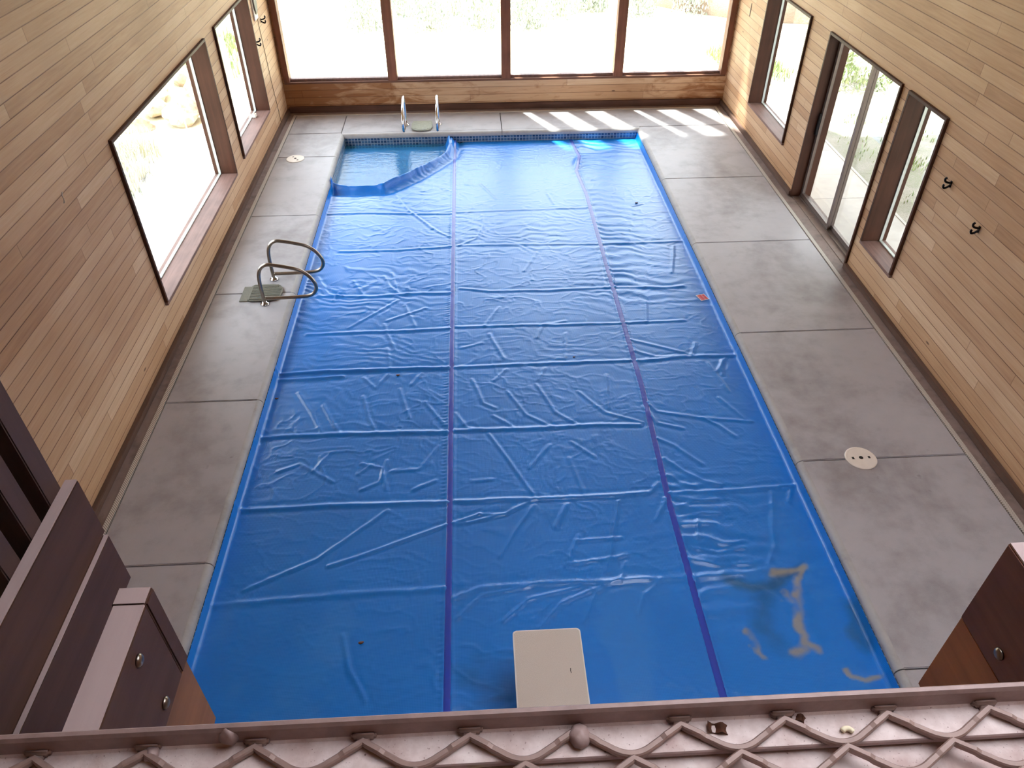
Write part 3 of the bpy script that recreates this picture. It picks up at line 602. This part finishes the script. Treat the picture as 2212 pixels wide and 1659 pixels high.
# step mats
def step_mat(label, lo, rz, m, sx=1.0):
    r = tag(empty('step_mat', lo, rz), label, 'mat', 'step mats by the grab rails')
    bm = bmesh.new(); box(bm, -.26, -.12, -.15, .15, 0, .010); bev(bm, .004)
    mesh_obj('back_plate', bm, m, r)
    out = [(-.17, -.135), (-.14, -.165), (.06, -.165), (.14, -.14), (.175, -.08), (.185, 0), (.175, .08), (.14, .14), (.06, .165), (-.14, .165), (-.17, .135)]
    bm = bmesh.new(); f = bm.faces.new([bm.verts.new((x, y, .010)) for x, y in out]); ex = bmesh.ops.extrude_face_region(bm, geom=[f])
    bmesh.ops.translate(bm, verts=[v for v in ex['geom'] if isinstance(v, bmesh.types.BMVert)], vec=(0, 0, .014)); bmesh.ops.recalc_face_normals(bm, faces=bm.faces[:])
    t_ = mesh_obj('tread', bm, m, r)
    bm = bmesh.new()
    for i in range(13):
        y = -.138 + i * .023; xm = .165 if abs(y) < .09 else .125
        box(bm, -.15, xm, y - .006, y + .006, .024, .031)
    mesh_obj('ribs', bm, m, t_)
    return r
step_mat('grey green ribbed rubber mat under the near pair of grab rails', (-.29, 6.03, 0), 0, M_rubber)
step_mat('pale translucent ribbed mat between the two far grab rails', (1.24, 10.83, 0), -math.pi / 2, plain('pale translucent rubber', srgb(158, 160, 142), .5))

# skimmer lids
def skimmer(label, x, y, rz):
    s = tag(empty('skimmer_lid', (x, y, 0), rz), label, 'pool lid', 'skimmer lids in the deck')
    bm = bmesh.new(); lathe(bm, [(.13, -.004), (.130, .006), (.124, .010), (.112, .0105), (.110, .0095), (.0, .0095)][:5] + [(.02, .0098)], n=40)
    mesh_obj('disc', bm, M_lid, s)
    bm = bmesh.new(); lathe(bm, [(.018, .0075), (.018, .0112), (.014, .0112)], n=16); mesh_obj('centre_hole', bm, M_hole, s)
    for x_ in (-.069, .069): boxes('finger_hole', [(x_ - .009, x_ + .009, -.012, .012, .008, .0115)], M_hole, s)
skimmer('round cream skimmer lid with three dark holes in the right deck', 5.215, 3.185, .03)
skimmer('round cream skimmer lid in the left deck near the far corner', -.575, 9.69, 2.2)

# diving board
db = tag(empty('diving_board', (2.385, -.6, 0)), 'cream gritty diving board reaching out over the near end of the pool', 'diving board')
bz = .40; s_ = (4.548 - bz) / (4.548 - .5)
xa, xb = 2.0574 + (2.186 - 2.0574) * s_, 2.0574 + (2.594 - 2.0574) * s_; yt = -1.1548 + (1.400 + 1.1548) * s_
def plank(name, x0, x1, y0, y1, r, z0, z1, m, parent):
    out = [(x0, y0), (x1, y0)] + [(x1 - r + r * math.cos(a), y1 - r + r * math.sin(a)) for a in [math.pi / 2 * k / 6 for k in range(7)]] + [(x0 + r - r * math.sin(a), y1 - r + r * math.cos(a)) for a in [math.pi / 2 * k / 6 for k in range(7)]]
    bm = bmesh.new(); A = [bm.verts.new((x, y, z0)) for x, y in out]; B = [bm.verts.new((x, y, z1)) for x, y in out]
    bm.faces.new(A[::-1]); top = bm.faces.new(B)
    for k in range(len(out)): bm.faces.new((A[k], A[(k + 1) % len(out)], B[(k + 1) % len(out)], B[k]))
    bmesh.ops.bevel(bm, geom=list(top.edges), offset=.003, segments=2, affect='EDGES')
    return mesh_obj(name, bm, m, parent)
o = plank('plank', xa, xb, -1.0, yt, .022, bz - .055, bz - .002, M_rim, db); o.location = (-2.385, .6, 0)
plank('grit_top', xa + .007, xb - .007, -1.0, yt - .007, .018, bz - .004, bz, M_board, o)
bm = bmesh.new(); tube(bm, [(2.52, 1.165, bz), (2.518, 1.18, bz + .001), (2.52, 1.196, bz)], .0022, 6); tag(mesh_obj('scuff', bm, M_hole, o), 'tiny dark scuff')
for nm, b in (('stand', [(xa - .03, xb + .03, -.55, -.05, 0, bz - .055)]), ('rear_anchor', [(xa, xb, -.98, -.8, 0, bz - .055)])):
    q_ = boxes(nm, b, M_plaster, db, .02); q_.location = (-2.385, .6, 0)

# ------------------------------------------------------------------ things on the walls
def hook(label, x, y, z, side, group):
    hk = tag(empty('coat_hook', (x, y, z)), label, 'hook', group); s = -side
    bm = bmesh.new(); box(bm, min(0, s * .008), max(0, s * .008), -.014, .014, -.03, .03); bev(bm, .003); mesh_obj('back_plate', bm, M_black, hk)
    bm = bmesh.new()
    tube(bm, spline([(s * .006, 0, .012), (s * .035, 0, .016), (s * .062, 0, .03), (s * .07, 0, .052), (s * .058, 0, .062)], 5), [.010] * 20 + [.012], 10)
    tube(bm, spline([(s * .006, 0, -.012), (s * .03, 0, -.03), (s * .055, 0, -.034), (s * .066, 0, -.014), (s * .062, 0, .0)], 5), [.010] * 20 + [.012], 10)
    mesh_obj('prongs', bm, M_black, hk, True)
    return hk
G = 'coat hooks on the side walls'
hook('black double coat hook on the right wall, nearer the narrow window', XR, 4.97, 1.605, 1, G)
hook('black double coat hook on the right wall, farther from the narrow window', XR, 4.39, 1.465, 1, G)
hook('black coat hook on the left wall, close to the far corner below the white dial', XL, 11.03, 1.57, -1, G)
hook('black coat hook on the left wall right beside the second window frame', XL, 10.50, 1.40, -1, G)
bm = bmesh.new(); tube(bm, spline([(0, .04, .03), (.012, .0, .02), (.03, -.03, .005), (.036, -.045, -.012), (.022, -.035, -.022), (.012, .01, -.01)], 5), .0025, 6)
o = mesh_obj('wire_hook', bm, M_steel, None, True); o.location = (XL, 4.22, 2.035); tag(o, 'small bent wire hook on the left wall before the large window', 'hook')
bm = bmesh.new(); box(bm, -.008, 0, -.008, .008, -.09, .09); bev(bm, .002)
o = mesh_obj('metal_strip', bm, plain('grey metal', srgb(120, 112, 112), .4, .5)); o.location = (XR, 11.02, 1.61); tag(o, 'thin upright grey metal strip on the right wall near the far corner', 'bracket')
dl = tag(empty('wall_dial', (XL, 10.75, 1.86)), 'white plate with a dark round dial high on the left wall near the far corner', 'dial')
bm = bmesh.new(); box(bm, 0, .02, -.10, .10, -.21, .24); bev(bm, .006); mesh_obj('plate', bm, M_white, dl)
bm = bmesh.new(); lathe(bm, [(.086, 0), (.086, .014), (.075, .022), (.02, .022)], n=32)
bmesh.ops.rotate(bm, verts=bm.verts[:], matrix=Matrix.Rotation(math.pi / 2, 3, 'Y')); bmesh.ops.scale(bm, vec=(1, 1, 1.9), verts=bm.verts[:]); bmesh.ops.translate(bm, verts=bm.verts[:], vec=(.018, .01, .02))
mesh_obj('dial_face', bm, plain('dark dial', srgb(70, 56, 56), .35), dl)
bm = bmesh.new(); tube(bm, spline([(XL + .006, 10.83, 1.66), (XL + .005, 10.86, 1.4), (XL + .005, 10.89, 1.1), (XL + .006, 10.92, .7), (XL + .006, 10.98, .35), (XL + .006, 11.02, .065)], 6), .0035, 6)
tag(mesh_obj('wall_cable', bm, M_hole, None, True), 'thin dark cable running down the left wall to the baseboard', 'cable')

# ------------------------------------------------------------------ loft timbers
def bolt(parent, p, side):
    bm = bmesh.new(); lathe(bm, [(.012, 0), (.0118, .003), (.009, .006), (.004, .0075)], n=16)
    bmesh.ops.rotate(bm, verts=bm.verts[:], matrix=Matrix.Rotation(math.pi / 2 * side, 3, 'Y')); bmesh.ops.translate(bm, verts=bm.verts[:], vec=p)
    mesh_obj('bolt_head', bm, M_steel, parent, True)
YB = YN
j = tag(empty('timber_joist', (0, 0, 0)), 'dark brown bolted double joist at lower left, beside the steel walkway end', 'joist', 'loft joists')
x1 = 1.446; tk = .058
boxes('upper_board', [(x1 - tk, x1, YB, -.336, 3.155, 3.388)], M_jst, j, .003); boxes('top_edge', [(x1 - tk + .002, x1 - .002, YB, -.337, 3.387, 3.391)], M_top, j)  # thin pale strip carries the painted top light
boxes('end_board', [(x1 - tk - .004, x1 + .001, -.335, -.298, 3.155, 3.389)], M_jst, j, .003); boxes('end_board_top', [(x1 - tk, x1 - .003, -.333, -.30, 3.388, 3.391)], M_top, j)
boxes('lower_board', [(x1 - tk + .004, x1 - .004, YB, -.30, 2.908, 3.153)], M_jstl, j, .003)
bolt(j, (x1, -.419, 3.346), 1); bolt(j, (x1, -.416, 3.194), 1)
j = tag(empty('timber_joist', (0, 0, 0)), 'brown bolted double joist at lower right, in front of the right deck', 'joist', 'loft joists')
x0 = 3.02
boxes('upper_board', [(x0, x0 + tk, YB, -.313, 3.188, 3.425)], M_jstr, j, .003); boxes('top_edge', [(x0 + .002, x0 + tk - .002, YB, -.315, 3.424, 3.428)], M_top, j)
boxes('lower_board', [(x0 + .004, x0 + tk - .004, YB, -.311, 2.921, 3.186)], M_jstr2, j, .003); bolt(j, (x0, -.426, 3.236), -1)
j = tag(empty('timber_joist', (0, 0, 0)), 'dark joist of two stepped boards carrying the upright slats at left', 'joist', 'loft joists')
boxes('upper_board', [(1.076, 1.105, YB, .117, 3.063, 3.249)], M_jst, j, .003); boxes('top_edge', [(1.077, 1.103, YB, .115, 3.248, 3.252)], M_top, j)
boxes('lower_board', [(1.080, 1.117, YB, .106, 2.888, 3.062)], M_jst, j, .003); boxes('ledge', [(1.106, 1.1165, YB, .105, 3.061, 3.0635)], M_top, j)
for i, (ya, yb) in enumerate(((.036, .095), (-.062, -.008), (-.165, -.111))):
    o = boxes('timber_upright', [(-.045, .045, ya - yb, 0, 0, ZC - 2.89)], M_slat, None, .003); o.location = (1.030, yb, 2.89)
    tag(o, ['dark upright slat on the left joist, farthest into the room', 'dark upright slat on the left joist, the second one back from its end', 'dark upright slat at the left picture edge, third from the joist end'][i], 'slat', 'upright slats on the left joist')
struct(boxes('floor_loft', [(XL, XR, YN, -1.62, 3.26, 3.43)], M_jst))

# ------------------------------------------------------------------ steel walkway with expanded mesh
wk = tag(empty('steel_walkway', (2.1, -1.1, 3.44)), 'pinkish brown steel walkway edge with expanded metal mesh along the bottom', 'walkway')
def wl(o): o.location = -wk.location; return o
ZF = 3.445
bm = bmesh.new()
YL = -.607; prof = [(YL, ZF - .010), (YL, ZF + .034), (YL - .004, ZF + .040), (YL - .010, ZF + .040), (YL - .0135, ZF + .034), (YL - .0145, ZF + .004), (YL - .018, ZF), (-.667, ZF), (-.669, ZF - .002), (-.669, ZF - .010)]
XA, XB = .85, 3.012
A = [bm.verts.new((XA, y, z)) for y, z in prof]; B = [bm.verts.new((XB, y, z)) for y, z in prof]
for k in range(len(prof)): bm.faces.new((A[k], A[(k + 1) % len(prof)], B[(k + 1) % len(prof)], B[k])).material_index = 1 if k in (5, 6) else 0
bm.faces.new(A); bm.faces.new(B[::-1]); bmesh.ops.recalc_face_normals(bm, faces=bm.faces[:])
wl(mesh_obj('angle_frame', bm, [M_paint, M_dusty], wk))
wl(boxes('support_plank', [(XA, XB, -1.62, -.640, 3.392, 3.428)], M_dusty, wk))
wl(boxes('rear_angle', [(XA, XB, -1.62, -1.56, 3.428, 3.452)], M_paint, wk))
LW, SW, NX0 = .1545, .0445, 2.176
bm = bmesh.new()
def ribbon(pts, w, t):
    pts = [Vector(p) for p in pts]; prev = None
    for i, p in enumerate(pts):
        d_ = (pts[min(i + 1, len(pts) - 1)] - pts[max(i - 1, 0)]); d_.z = 0; d_.normalize(); nrm = Vector((-d_.y, d_.x, 0))
        row = [bm.verts.new(p + nrm * a * w / 2 + Vector((0, 0, b * t / 2))) for a, b in ((-1, -1), (1, -1), (1, .5), (.6, 1), (-.6, 1), (-1, .5))]
        if prev:
            for k in range(6): bm.faces.new((prev[k], prev[(k + 1) % 6], row[(k + 1) % 6], row[k]))
        else: bm.faces.new(row[::-1])
        prev = row
    bm.faces.new(prev)
def wave(u):
    """0..1 along half a diamond from an upper bond to a lower one: flat, slope, flat"""
    return 1.2 * u if u < .6 else .72 + .28 * (1 - (1 - (u - .6) / .4) ** 2)
ymesh = YL - .026
for r_ in range(20):
    yt_ = ymesh - r_ * SW; off = 0 if r_ % 2 == 0 else LW / 2
    if yt_ < -1.53: break
    n0 = int((XA - NX0) / LW) - 1; n1_ = int((XB - NX0) / LW) + 1
    pts = []
    for i in range(n0, n1_):
        xc = NX0 + off + i * LW
        for k in range(24):
            u = k / 24; x = xc + u * LW; f = wave(u * 2) if u < .5 else wave((1 - u) * 2)
            if XA < x < XB: pts.append((x, yt_ - f * (SW - .0075), ZF + .0065 + (.003 if f < .5 else 0)))
    ribbon(pts, .0100, .010)
wl(mesh_obj('expanded_mesh', bm, M_mesh, wk))
for i in range(-5, 6):                      # sheared stubs at the upper bonds
    x = NX0 + i * LW
    if i == 0: continue
    bm = bmesh.new(); box(bm, x - .017, x + .017, ymesh + .005, ymesh + .014, ZF, ZF + .014)
    for v in bm.verts:
        if v.co.y > ymesh + .009: v.co.x = x + (v.co.x - x) * 1.15
    bev(bm, .003); box(bm, x - .009, x + .009, ymesh - .003, ymesh + .008, ZF, ZF + .009); wl(mesh_obj('mesh_stub', bm, M_mesh, wk, True))
def blob(name, x, y, z, r, sc, m):
    bm = bmesh.new(); bmesh.ops.create_icosphere(bm, subdivisions=3, radius=r)
    for v in bm.verts:
        v.co *= 1 + .10 * math.sin(v.co.x * 400 + x * 9) * math.cos(v.co.y * 350); v.co = Vector((v.co.x * sc[0], v.co.y * sc[1], v.co.z * sc[2])) + Vector((x, y, z))
    return wl(mesh_obj(name, bm, m, wk, True))
blob('weld_bead', 1.676, -.617, ZF + .020, .014, (1, .95, 1.3), M_paint)
blob('weld_bead', 2.180, -.641, ZF + .008, .016, (1, 1.1, .8), M_paint)
blob('weld_bead', 1.566, -.633, ZF + .006, .011, (1, 1, .8), M_paint)
# litter on the walkway
def curl(label, x, y, l_, w_, rz):
    bm = bmesh.new(); prev = None
    for i in range(9):
        u = i / 8 - .5; row = [bm.verts.new((u * l_, w_ * math.sin(a), w_ * .6 * (1 - math.cos(a)) + .004 * math.sin(u * 9))) for a in (-1.2, -.6, 0, .6, 1.2)]
        if prev:
            for k in range(4): bm.faces.new((prev[k], prev[k + 1], row[k + 1], row[k]))
        prev = row
    so_ = bmesh.ops.solidify(bm, geom=bm.faces[:], thickness=.0012)
    o = mesh_obj('dry_leaf', bm, M_leaf, None, True); o.location = (x, y, ZF + .002); o.rotation_euler = (0, 0, rz); tag(o, label, 'leaf', 'dry litter on the walkway')
curl('curled brown dry leaf on the walkway ledge beside a mesh bond', 2.385, -.638, .030, .008, -.15)
curl('small brown leaf shred against the walkway lip toward the right', 2.508, -.628, .024, .006, -.5)
for lab, x, y, s in (('pale bean-shaped crumb on the walkway ledge at right', 2.574, -.652, .008), ('yellowish crumb under the mesh at the bottom middle', 2.03, -.678, .010)):
    bm = bmesh.new(); tube(bm, spline([(-s, 0, s * .4), (-s * .4, s * .35, s * .5), (s * .4, s * .3, s * .5), (s, -s * .3, s * .4)], 5), [s * .35] + [s * .5] * 14 + [s * .3], 10)
    o = mesh_obj('crumb', bm, M_crumb, None, True); o.location = (x, y, ZF if y > -.668 else 3.428); tag(o, lab, 'crumb', 'pale crumbs on the walkway')
# specks on the cover
for k, (x, y, s, lab) in enumerate(((1.23, 4.70, .014, 'dark leaf speck on the blue cover just left of the first seam'), (.10, 4.41, .013, 'dark leaf speck on the blue cover near the left deck edge'), (1.161, 1.772, .014, 'small brown curled leaf on the blue cover left of the diving board'), (4.248, 8.278, .016, 'thin dark leaf on the blue cover in the right column far up'), (2.998, 4.9, .010, 'tiny dark speck on the blue cover in the middle column'))):
    bm = bmesh.new(); bmesh.ops.create_icosphere(bm, subdivisions=2, radius=s)
    for v in bm.verts: v.co = Vector((v.co.x * 1.4 + v.co.y * .3, v.co.y * .8, v.co.z * .45 + .4 * v.co.x * v.co.x / s))
    o = mesh_obj('leaf_speck', bm, M_leaf, None, True); o.location = (x, y, hz(x, y) + s * .3); tag(o, lab, 'leaf', 'leaf specks on the cover')

# ------------------------------------------------------------------ outdoors
M_bounce_eave = plain('pale bounce eave', srgb(206, 200, 190), .7, 0, .05, 4)  # kept pale so the added eaves and boards bounce light
gz = -.16
struct(boxes('ground', [(-40, -2.45, -12, 60, gz - .3, gz - .02), (7.6, 50, -12, 60, gz - .3, gz - .02), (-2.45, 7.6, 12.6, 60, gz - .3, gz - .02), (-2.45, 7.6, -12, -4, gz - .3, gz - .02)], M_ground))
bm = bmesh.new()
def pslab(a, b, c, e): box(bm, a + .006, b - .006, c + .006, e - .006, gz - .12, gz + .03)
ys = [-4, -2.6, -.76, 1.08, 2.92, 4.76, 6.6, 8.23, 9.87, 11.5, 12.6]
for a, b in zip(ys, ys[1:]): pslab(-2.45, XL - TH, a, b); pslab(XR + TH, 7.6, a, b)
pslab(XL - TH, 2.5, YF + .2, 12.6); pslab(2.5, XR + TH, YF + .2, 12.6)
struct(mesh_obj('patio', bm, M_patio))
struct(boxes('gravel_bed', [(7.62, 13.0, -4, 13.4, gz - .02, gz + .01), (-4.6, -2.47, 4, 10.2, gz - .02, gz + .005)], M_gravel))
struct(boxes('kerb', [(7.595, 7.635, -4, 12.6, gz - .1, gz + .036)], M_patio))
# unseen eaves added to block sun; hanging boards added to cut it into stripes
struct(boxes('added_eaves', [(XL - TH - .75, XL - TH, YN, YF + .2, 3.0, 3.12), (XR + TH, XR + TH + 3.2, YN, YF + .2, 2.75, 2.87), (XL - 1.0, XR + 1.0, YF + .2, YF + 1.25, 5.5, 5.6)], M_bounce_eave))
struct(boxes('added_stripe_boards', [(XL - 1.0, 2.03, YF + 1.17, YF + 1.21, 2.75, 5.5)] + [(2.03 + .605 * k + .285, 2.03 + .605 * (k + 1), YF + 1.17, YF + 1.21, 2.75, 5.5) for k in range(8)], M_bounce_eave))
rnd = random.Random(4)
def rock(label, x, y, sx, sy, sz, rz):
    bm = bmesh.new(); bmesh.ops.create_icosphere(bm, subdivisions=3, radius=1)
    sd = rnd.random() * 50
    for v in bm.verts:
        d_ = v.co.normalized(); f = 1
        for k in range(5):
            a = Vector((math.sin(sd + k * 2.1), math.cos(sd * 1.3 + k * 1.7), math.sin(sd * .7 + k * 2.9))).normalized(); q_ = d_.dot(a)
            if q_ > .55: f = min(f, .62 / q_ + .0)
        v.co = Vector((d_.x * sx, d_.y * sy, d_.z * sz)) * f
    o = mesh_obj('boulder', bm, M_rock); o.location = (x, y, gz + sz * .42); o.rotation_euler = (0, 0, rz); tag(o, label, 'boulder', 'boulders outside the left window')
rock('large squarish boulder at the patio corner outside the big left window', -2.78, 11.75, .34, .30, .30, .3)
rock('low flat boulder in front of the rock pile outside the left window', -3.45, 11.45, .30, .22, .16, .1)
rock('brown boulder behind the squarish one in the rock pile', -2.72, 12.45, .28, .24, .26, .9)
rock('pale rounded boulder in the middle of the rock pile', -3.35, 12.15, .30, .26, .22, 1.4)
rock('tall boulder at the back of the rock pile by the window jamb', -2.85, 13.25, .34, .30, .34, .5)
rock('broad pale boulder at the back left of the rock pile', -3.65, 12.95, .42, .28, .22, 2.0)
rock('small reddish boulder on the left side of the rock pile', -3.95, 12.3, .22, .20, .16, .7)
rock('small boulder at the very back of the rock pile', -3.4, 13.8, .28, .24, .24, 2.7)
bm = bmesh.new(); tube(bm, [(0, 0, 0), (-.02, .03, .45), (-.06, .08, .95)], .012, 8)
o = mesh_obj('marker_stake', bm, M_white); o.location = (-2.62, 11.30, gz); tag(o, 'thin white stake standing in front of the rock pile outside', 'stake')
def tufts(name, m, spots, label, hgt, n_, kind='stuff', w_=.008, spread=.25):
    bm = bmesh.new()
    for cx_, cy_ in spots:
        for i in range(n_):
            a = rnd.uniform(0, 6.28); r_ = spread * math.sqrt(rnd.random()); x, y = cx_ + r_ * math.cos(a), cy_ + r_ * math.sin(a); hh = hgt * rnd.uniform(.5, 1.1); le = rnd.uniform(.05, .55) * hh; b = rnd.uniform(0, 6.28); px, py = math.cos(b + 1.57) * w_, math.sin(b + 1.57) * w_
            dx, dy = math.cos(b) * le, math.sin(b) * le
            v = [bm.verts.new((x - px, y - py, gz - .02)), bm.verts.new((x + px, y + py, gz - .02)), bm.verts.new((x + dx * .4 + px * .7, y + dy * .4 + py * .7, gz + hh * .6)), bm.verts.new((x + dx * .4 - px * .7, y + dy * .4 - py * .7, gz + hh * .6)), bm.verts.new((x + dx, y + dy, gz + hh))]
            bm.faces.new(v[:4]); bm.faces.new((v[3], v[2], v[4]))
    return tag(mesh_obj(name, bm, m), label, 'grass', None, kind)
sp_ = [(rnd.uniform(-5.2, -2.9), rnd.uniform(8.6, 10.7)) for i in range(60)]
tufts('dry_grass', M_straw, sp_, 'dry straw coloured grass beyond the left patio', .34, 60)
sp_ = [(rnd.uniform(7.9, 9.6), rnd.uniform(5.0, 11.8)) for i in range(36)]
tufts('weed_grass', M_green, sp_, 'short green weeds in the gravel beyond the right patio', .10, 26, w_=.010)
sp_ = [(-2.5 - .25 * (q_ - 14) - rnd.uniform(0, 1.6), q_) for q_ in [rnd.uniform(14.2, 17.5) for i in range(40)]] + [(rnd.uniform(7.2, 8.0), rnd.uniform(12.9, 15)) for i in range(24)]
tufts('lawn_grass', M_green, sp_, 'green lawn grass outside past the far corners of the building', .16, 50, w_=.012, spread=.35)
def bush(label, x, y, r_, hgt, n_, m, group='brush beyond the far window'):
    b_ = tag(empty('bush', (x, y, gz - .03)), label, 'bush', group)
    bm = bmesh.new()
    for i in range(9):
        a = rnd.uniform(0, 6.28); q_ = rnd.uniform(.2, .8) * r_; tube(bm, [(q_ * .2 * math.cos(a), q_ * .2 * math.sin(a), 0), (q_ * .5 * math.cos(a), q_ * .5 * math.sin(a), hgt * .45), (q_ * math.cos(a), q_ * math.sin(a), hgt * .85)], [.012, .009, .004], 5)
    mesh_obj('stems', bm, M_straw, b_)
    bm = bmesh.new()
    for i in range(n_):
        a = rnd.uniform(0, 6.28); u = rnd.random(); q_ = r_ * math.sqrt(rnd.random()) * (1 - .45 * u * u); p_ = Vector((q_ * math.cos(a), q_ * math.sin(a), hgt * u * rnd.uniform(.8, 1.05))); s = rnd.uniform(.025, .06)
        a = Vector((rnd.gauss(0, .5), rnd.gauss(0, .5), 1)).normalized(); c2 = a.orthogonal().normalized(); c2 = (c2 * math.cos(i) + a.cross(c2) * math.sin(i)) * s * .4
        bm.faces.new([bm.verts.new(p_ + a * s), bm.verts.new(p_ + c2), bm.verts.new(p_ - a * s), bm.verts.new(p_ - c2)])
    mesh_obj('foliage', bm, m, b_)
for lab, x, y, r_, hg in (('grey green brush clump in the first far pane, left of the others', -.30, 17.4, .50, .8), ('brush clump in the first far pane right by its mullion', .42, 18.5, .52, 1.0), ('brush clump in the second far pane next to its left mullion', 1.12, 17.3, .52, 1.0), ('tall brush clump in the second far pane, behind the front row, left of centre', 1.75, 18.5, .55, 1.3), ('front brush clump in the middle of the second far pane', 2.25, 17.2, .52, 1.0), ('tall brush clump at the right of the second far pane, behind the front row', 2.9, 18.4, .55, 1.3), ('brush clump directly behind the middle mullion of the far window', 3.35, 17.25, .5, .9), ('thin brush clump at the left of the third far pane', 4.2, 18.2, .52, 1.0), ('small brush clump in the middle of the third far pane', 5.0, 18.7, .45, .7), ('brush clump at the right end of the third far pane', 6.1, 18.2, .45, .9), ('brush clump on the earth bank behind the fourth far pane', 7.4, 18.4, .5, .8)):
    bush(lab, x, y, r_, hg, 1500, M_brush)
bush('green bush outside the sliding door at the foot of a tree', 9.15, 13.0, .7, 1.0, 1500, M_green, 'shrubs outside the right wall')
bm = bmesh.new(); bmesh.ops.create_uvsphere(bm, u_segments=32, v_segments=16, radius=1)
for v in bm.verts: v.co = Vector((v.co.x * 6 + 11.5, v.co.y * 5 + 21.8, v.co.z * 2.2 + gz - .2))
struct(mesh_obj('hill', bm, M_bank, None, True))
tr = tag(empty('tree', (9.4, 14.4, gz)), 'brown tree trunk outside beyond the sliding door', 'tree')
bm = bmesh.new(); tube(bm, spline([(0, 0, -.1), (.03, 0, .8), (.0, .05, 1.8), (.08, .0, 3.0), (.1, .05, 4.2)], 5), [.20] + [.16] * 10 + [.12] * 10, 12); mesh_obj('trunk', bm, M_bark, tr, True)
bm = bmesh.new()
for i in range(1500):
    d_ = Vector((rnd.gauss(0, 1), rnd.gauss(0, 1), rnd.gauss(0, 1))).normalized() * rnd.uniform(.4, 1.0); p_ = Vector((d_.x * 1.6, d_.y * 1.6, 4.2 + d_.z * 1.4)); s = rnd.uniform(.06, .1)
    a = Vector((rnd.gauss(0, 1), rnd.gauss(0, 1), rnd.gauss(0, 1))).normalized(); c2 = a.orthogonal().normalized()
    bm.faces.new([bm.verts.new(p_ + a * s), bm.verts.new(p_ + c2 * s * .45), bm.verts.new(p_ - a * s), bm.verts.new(p_ - c2 * s * .45)])
mesh_obj('crown', bm, M_green, tr)
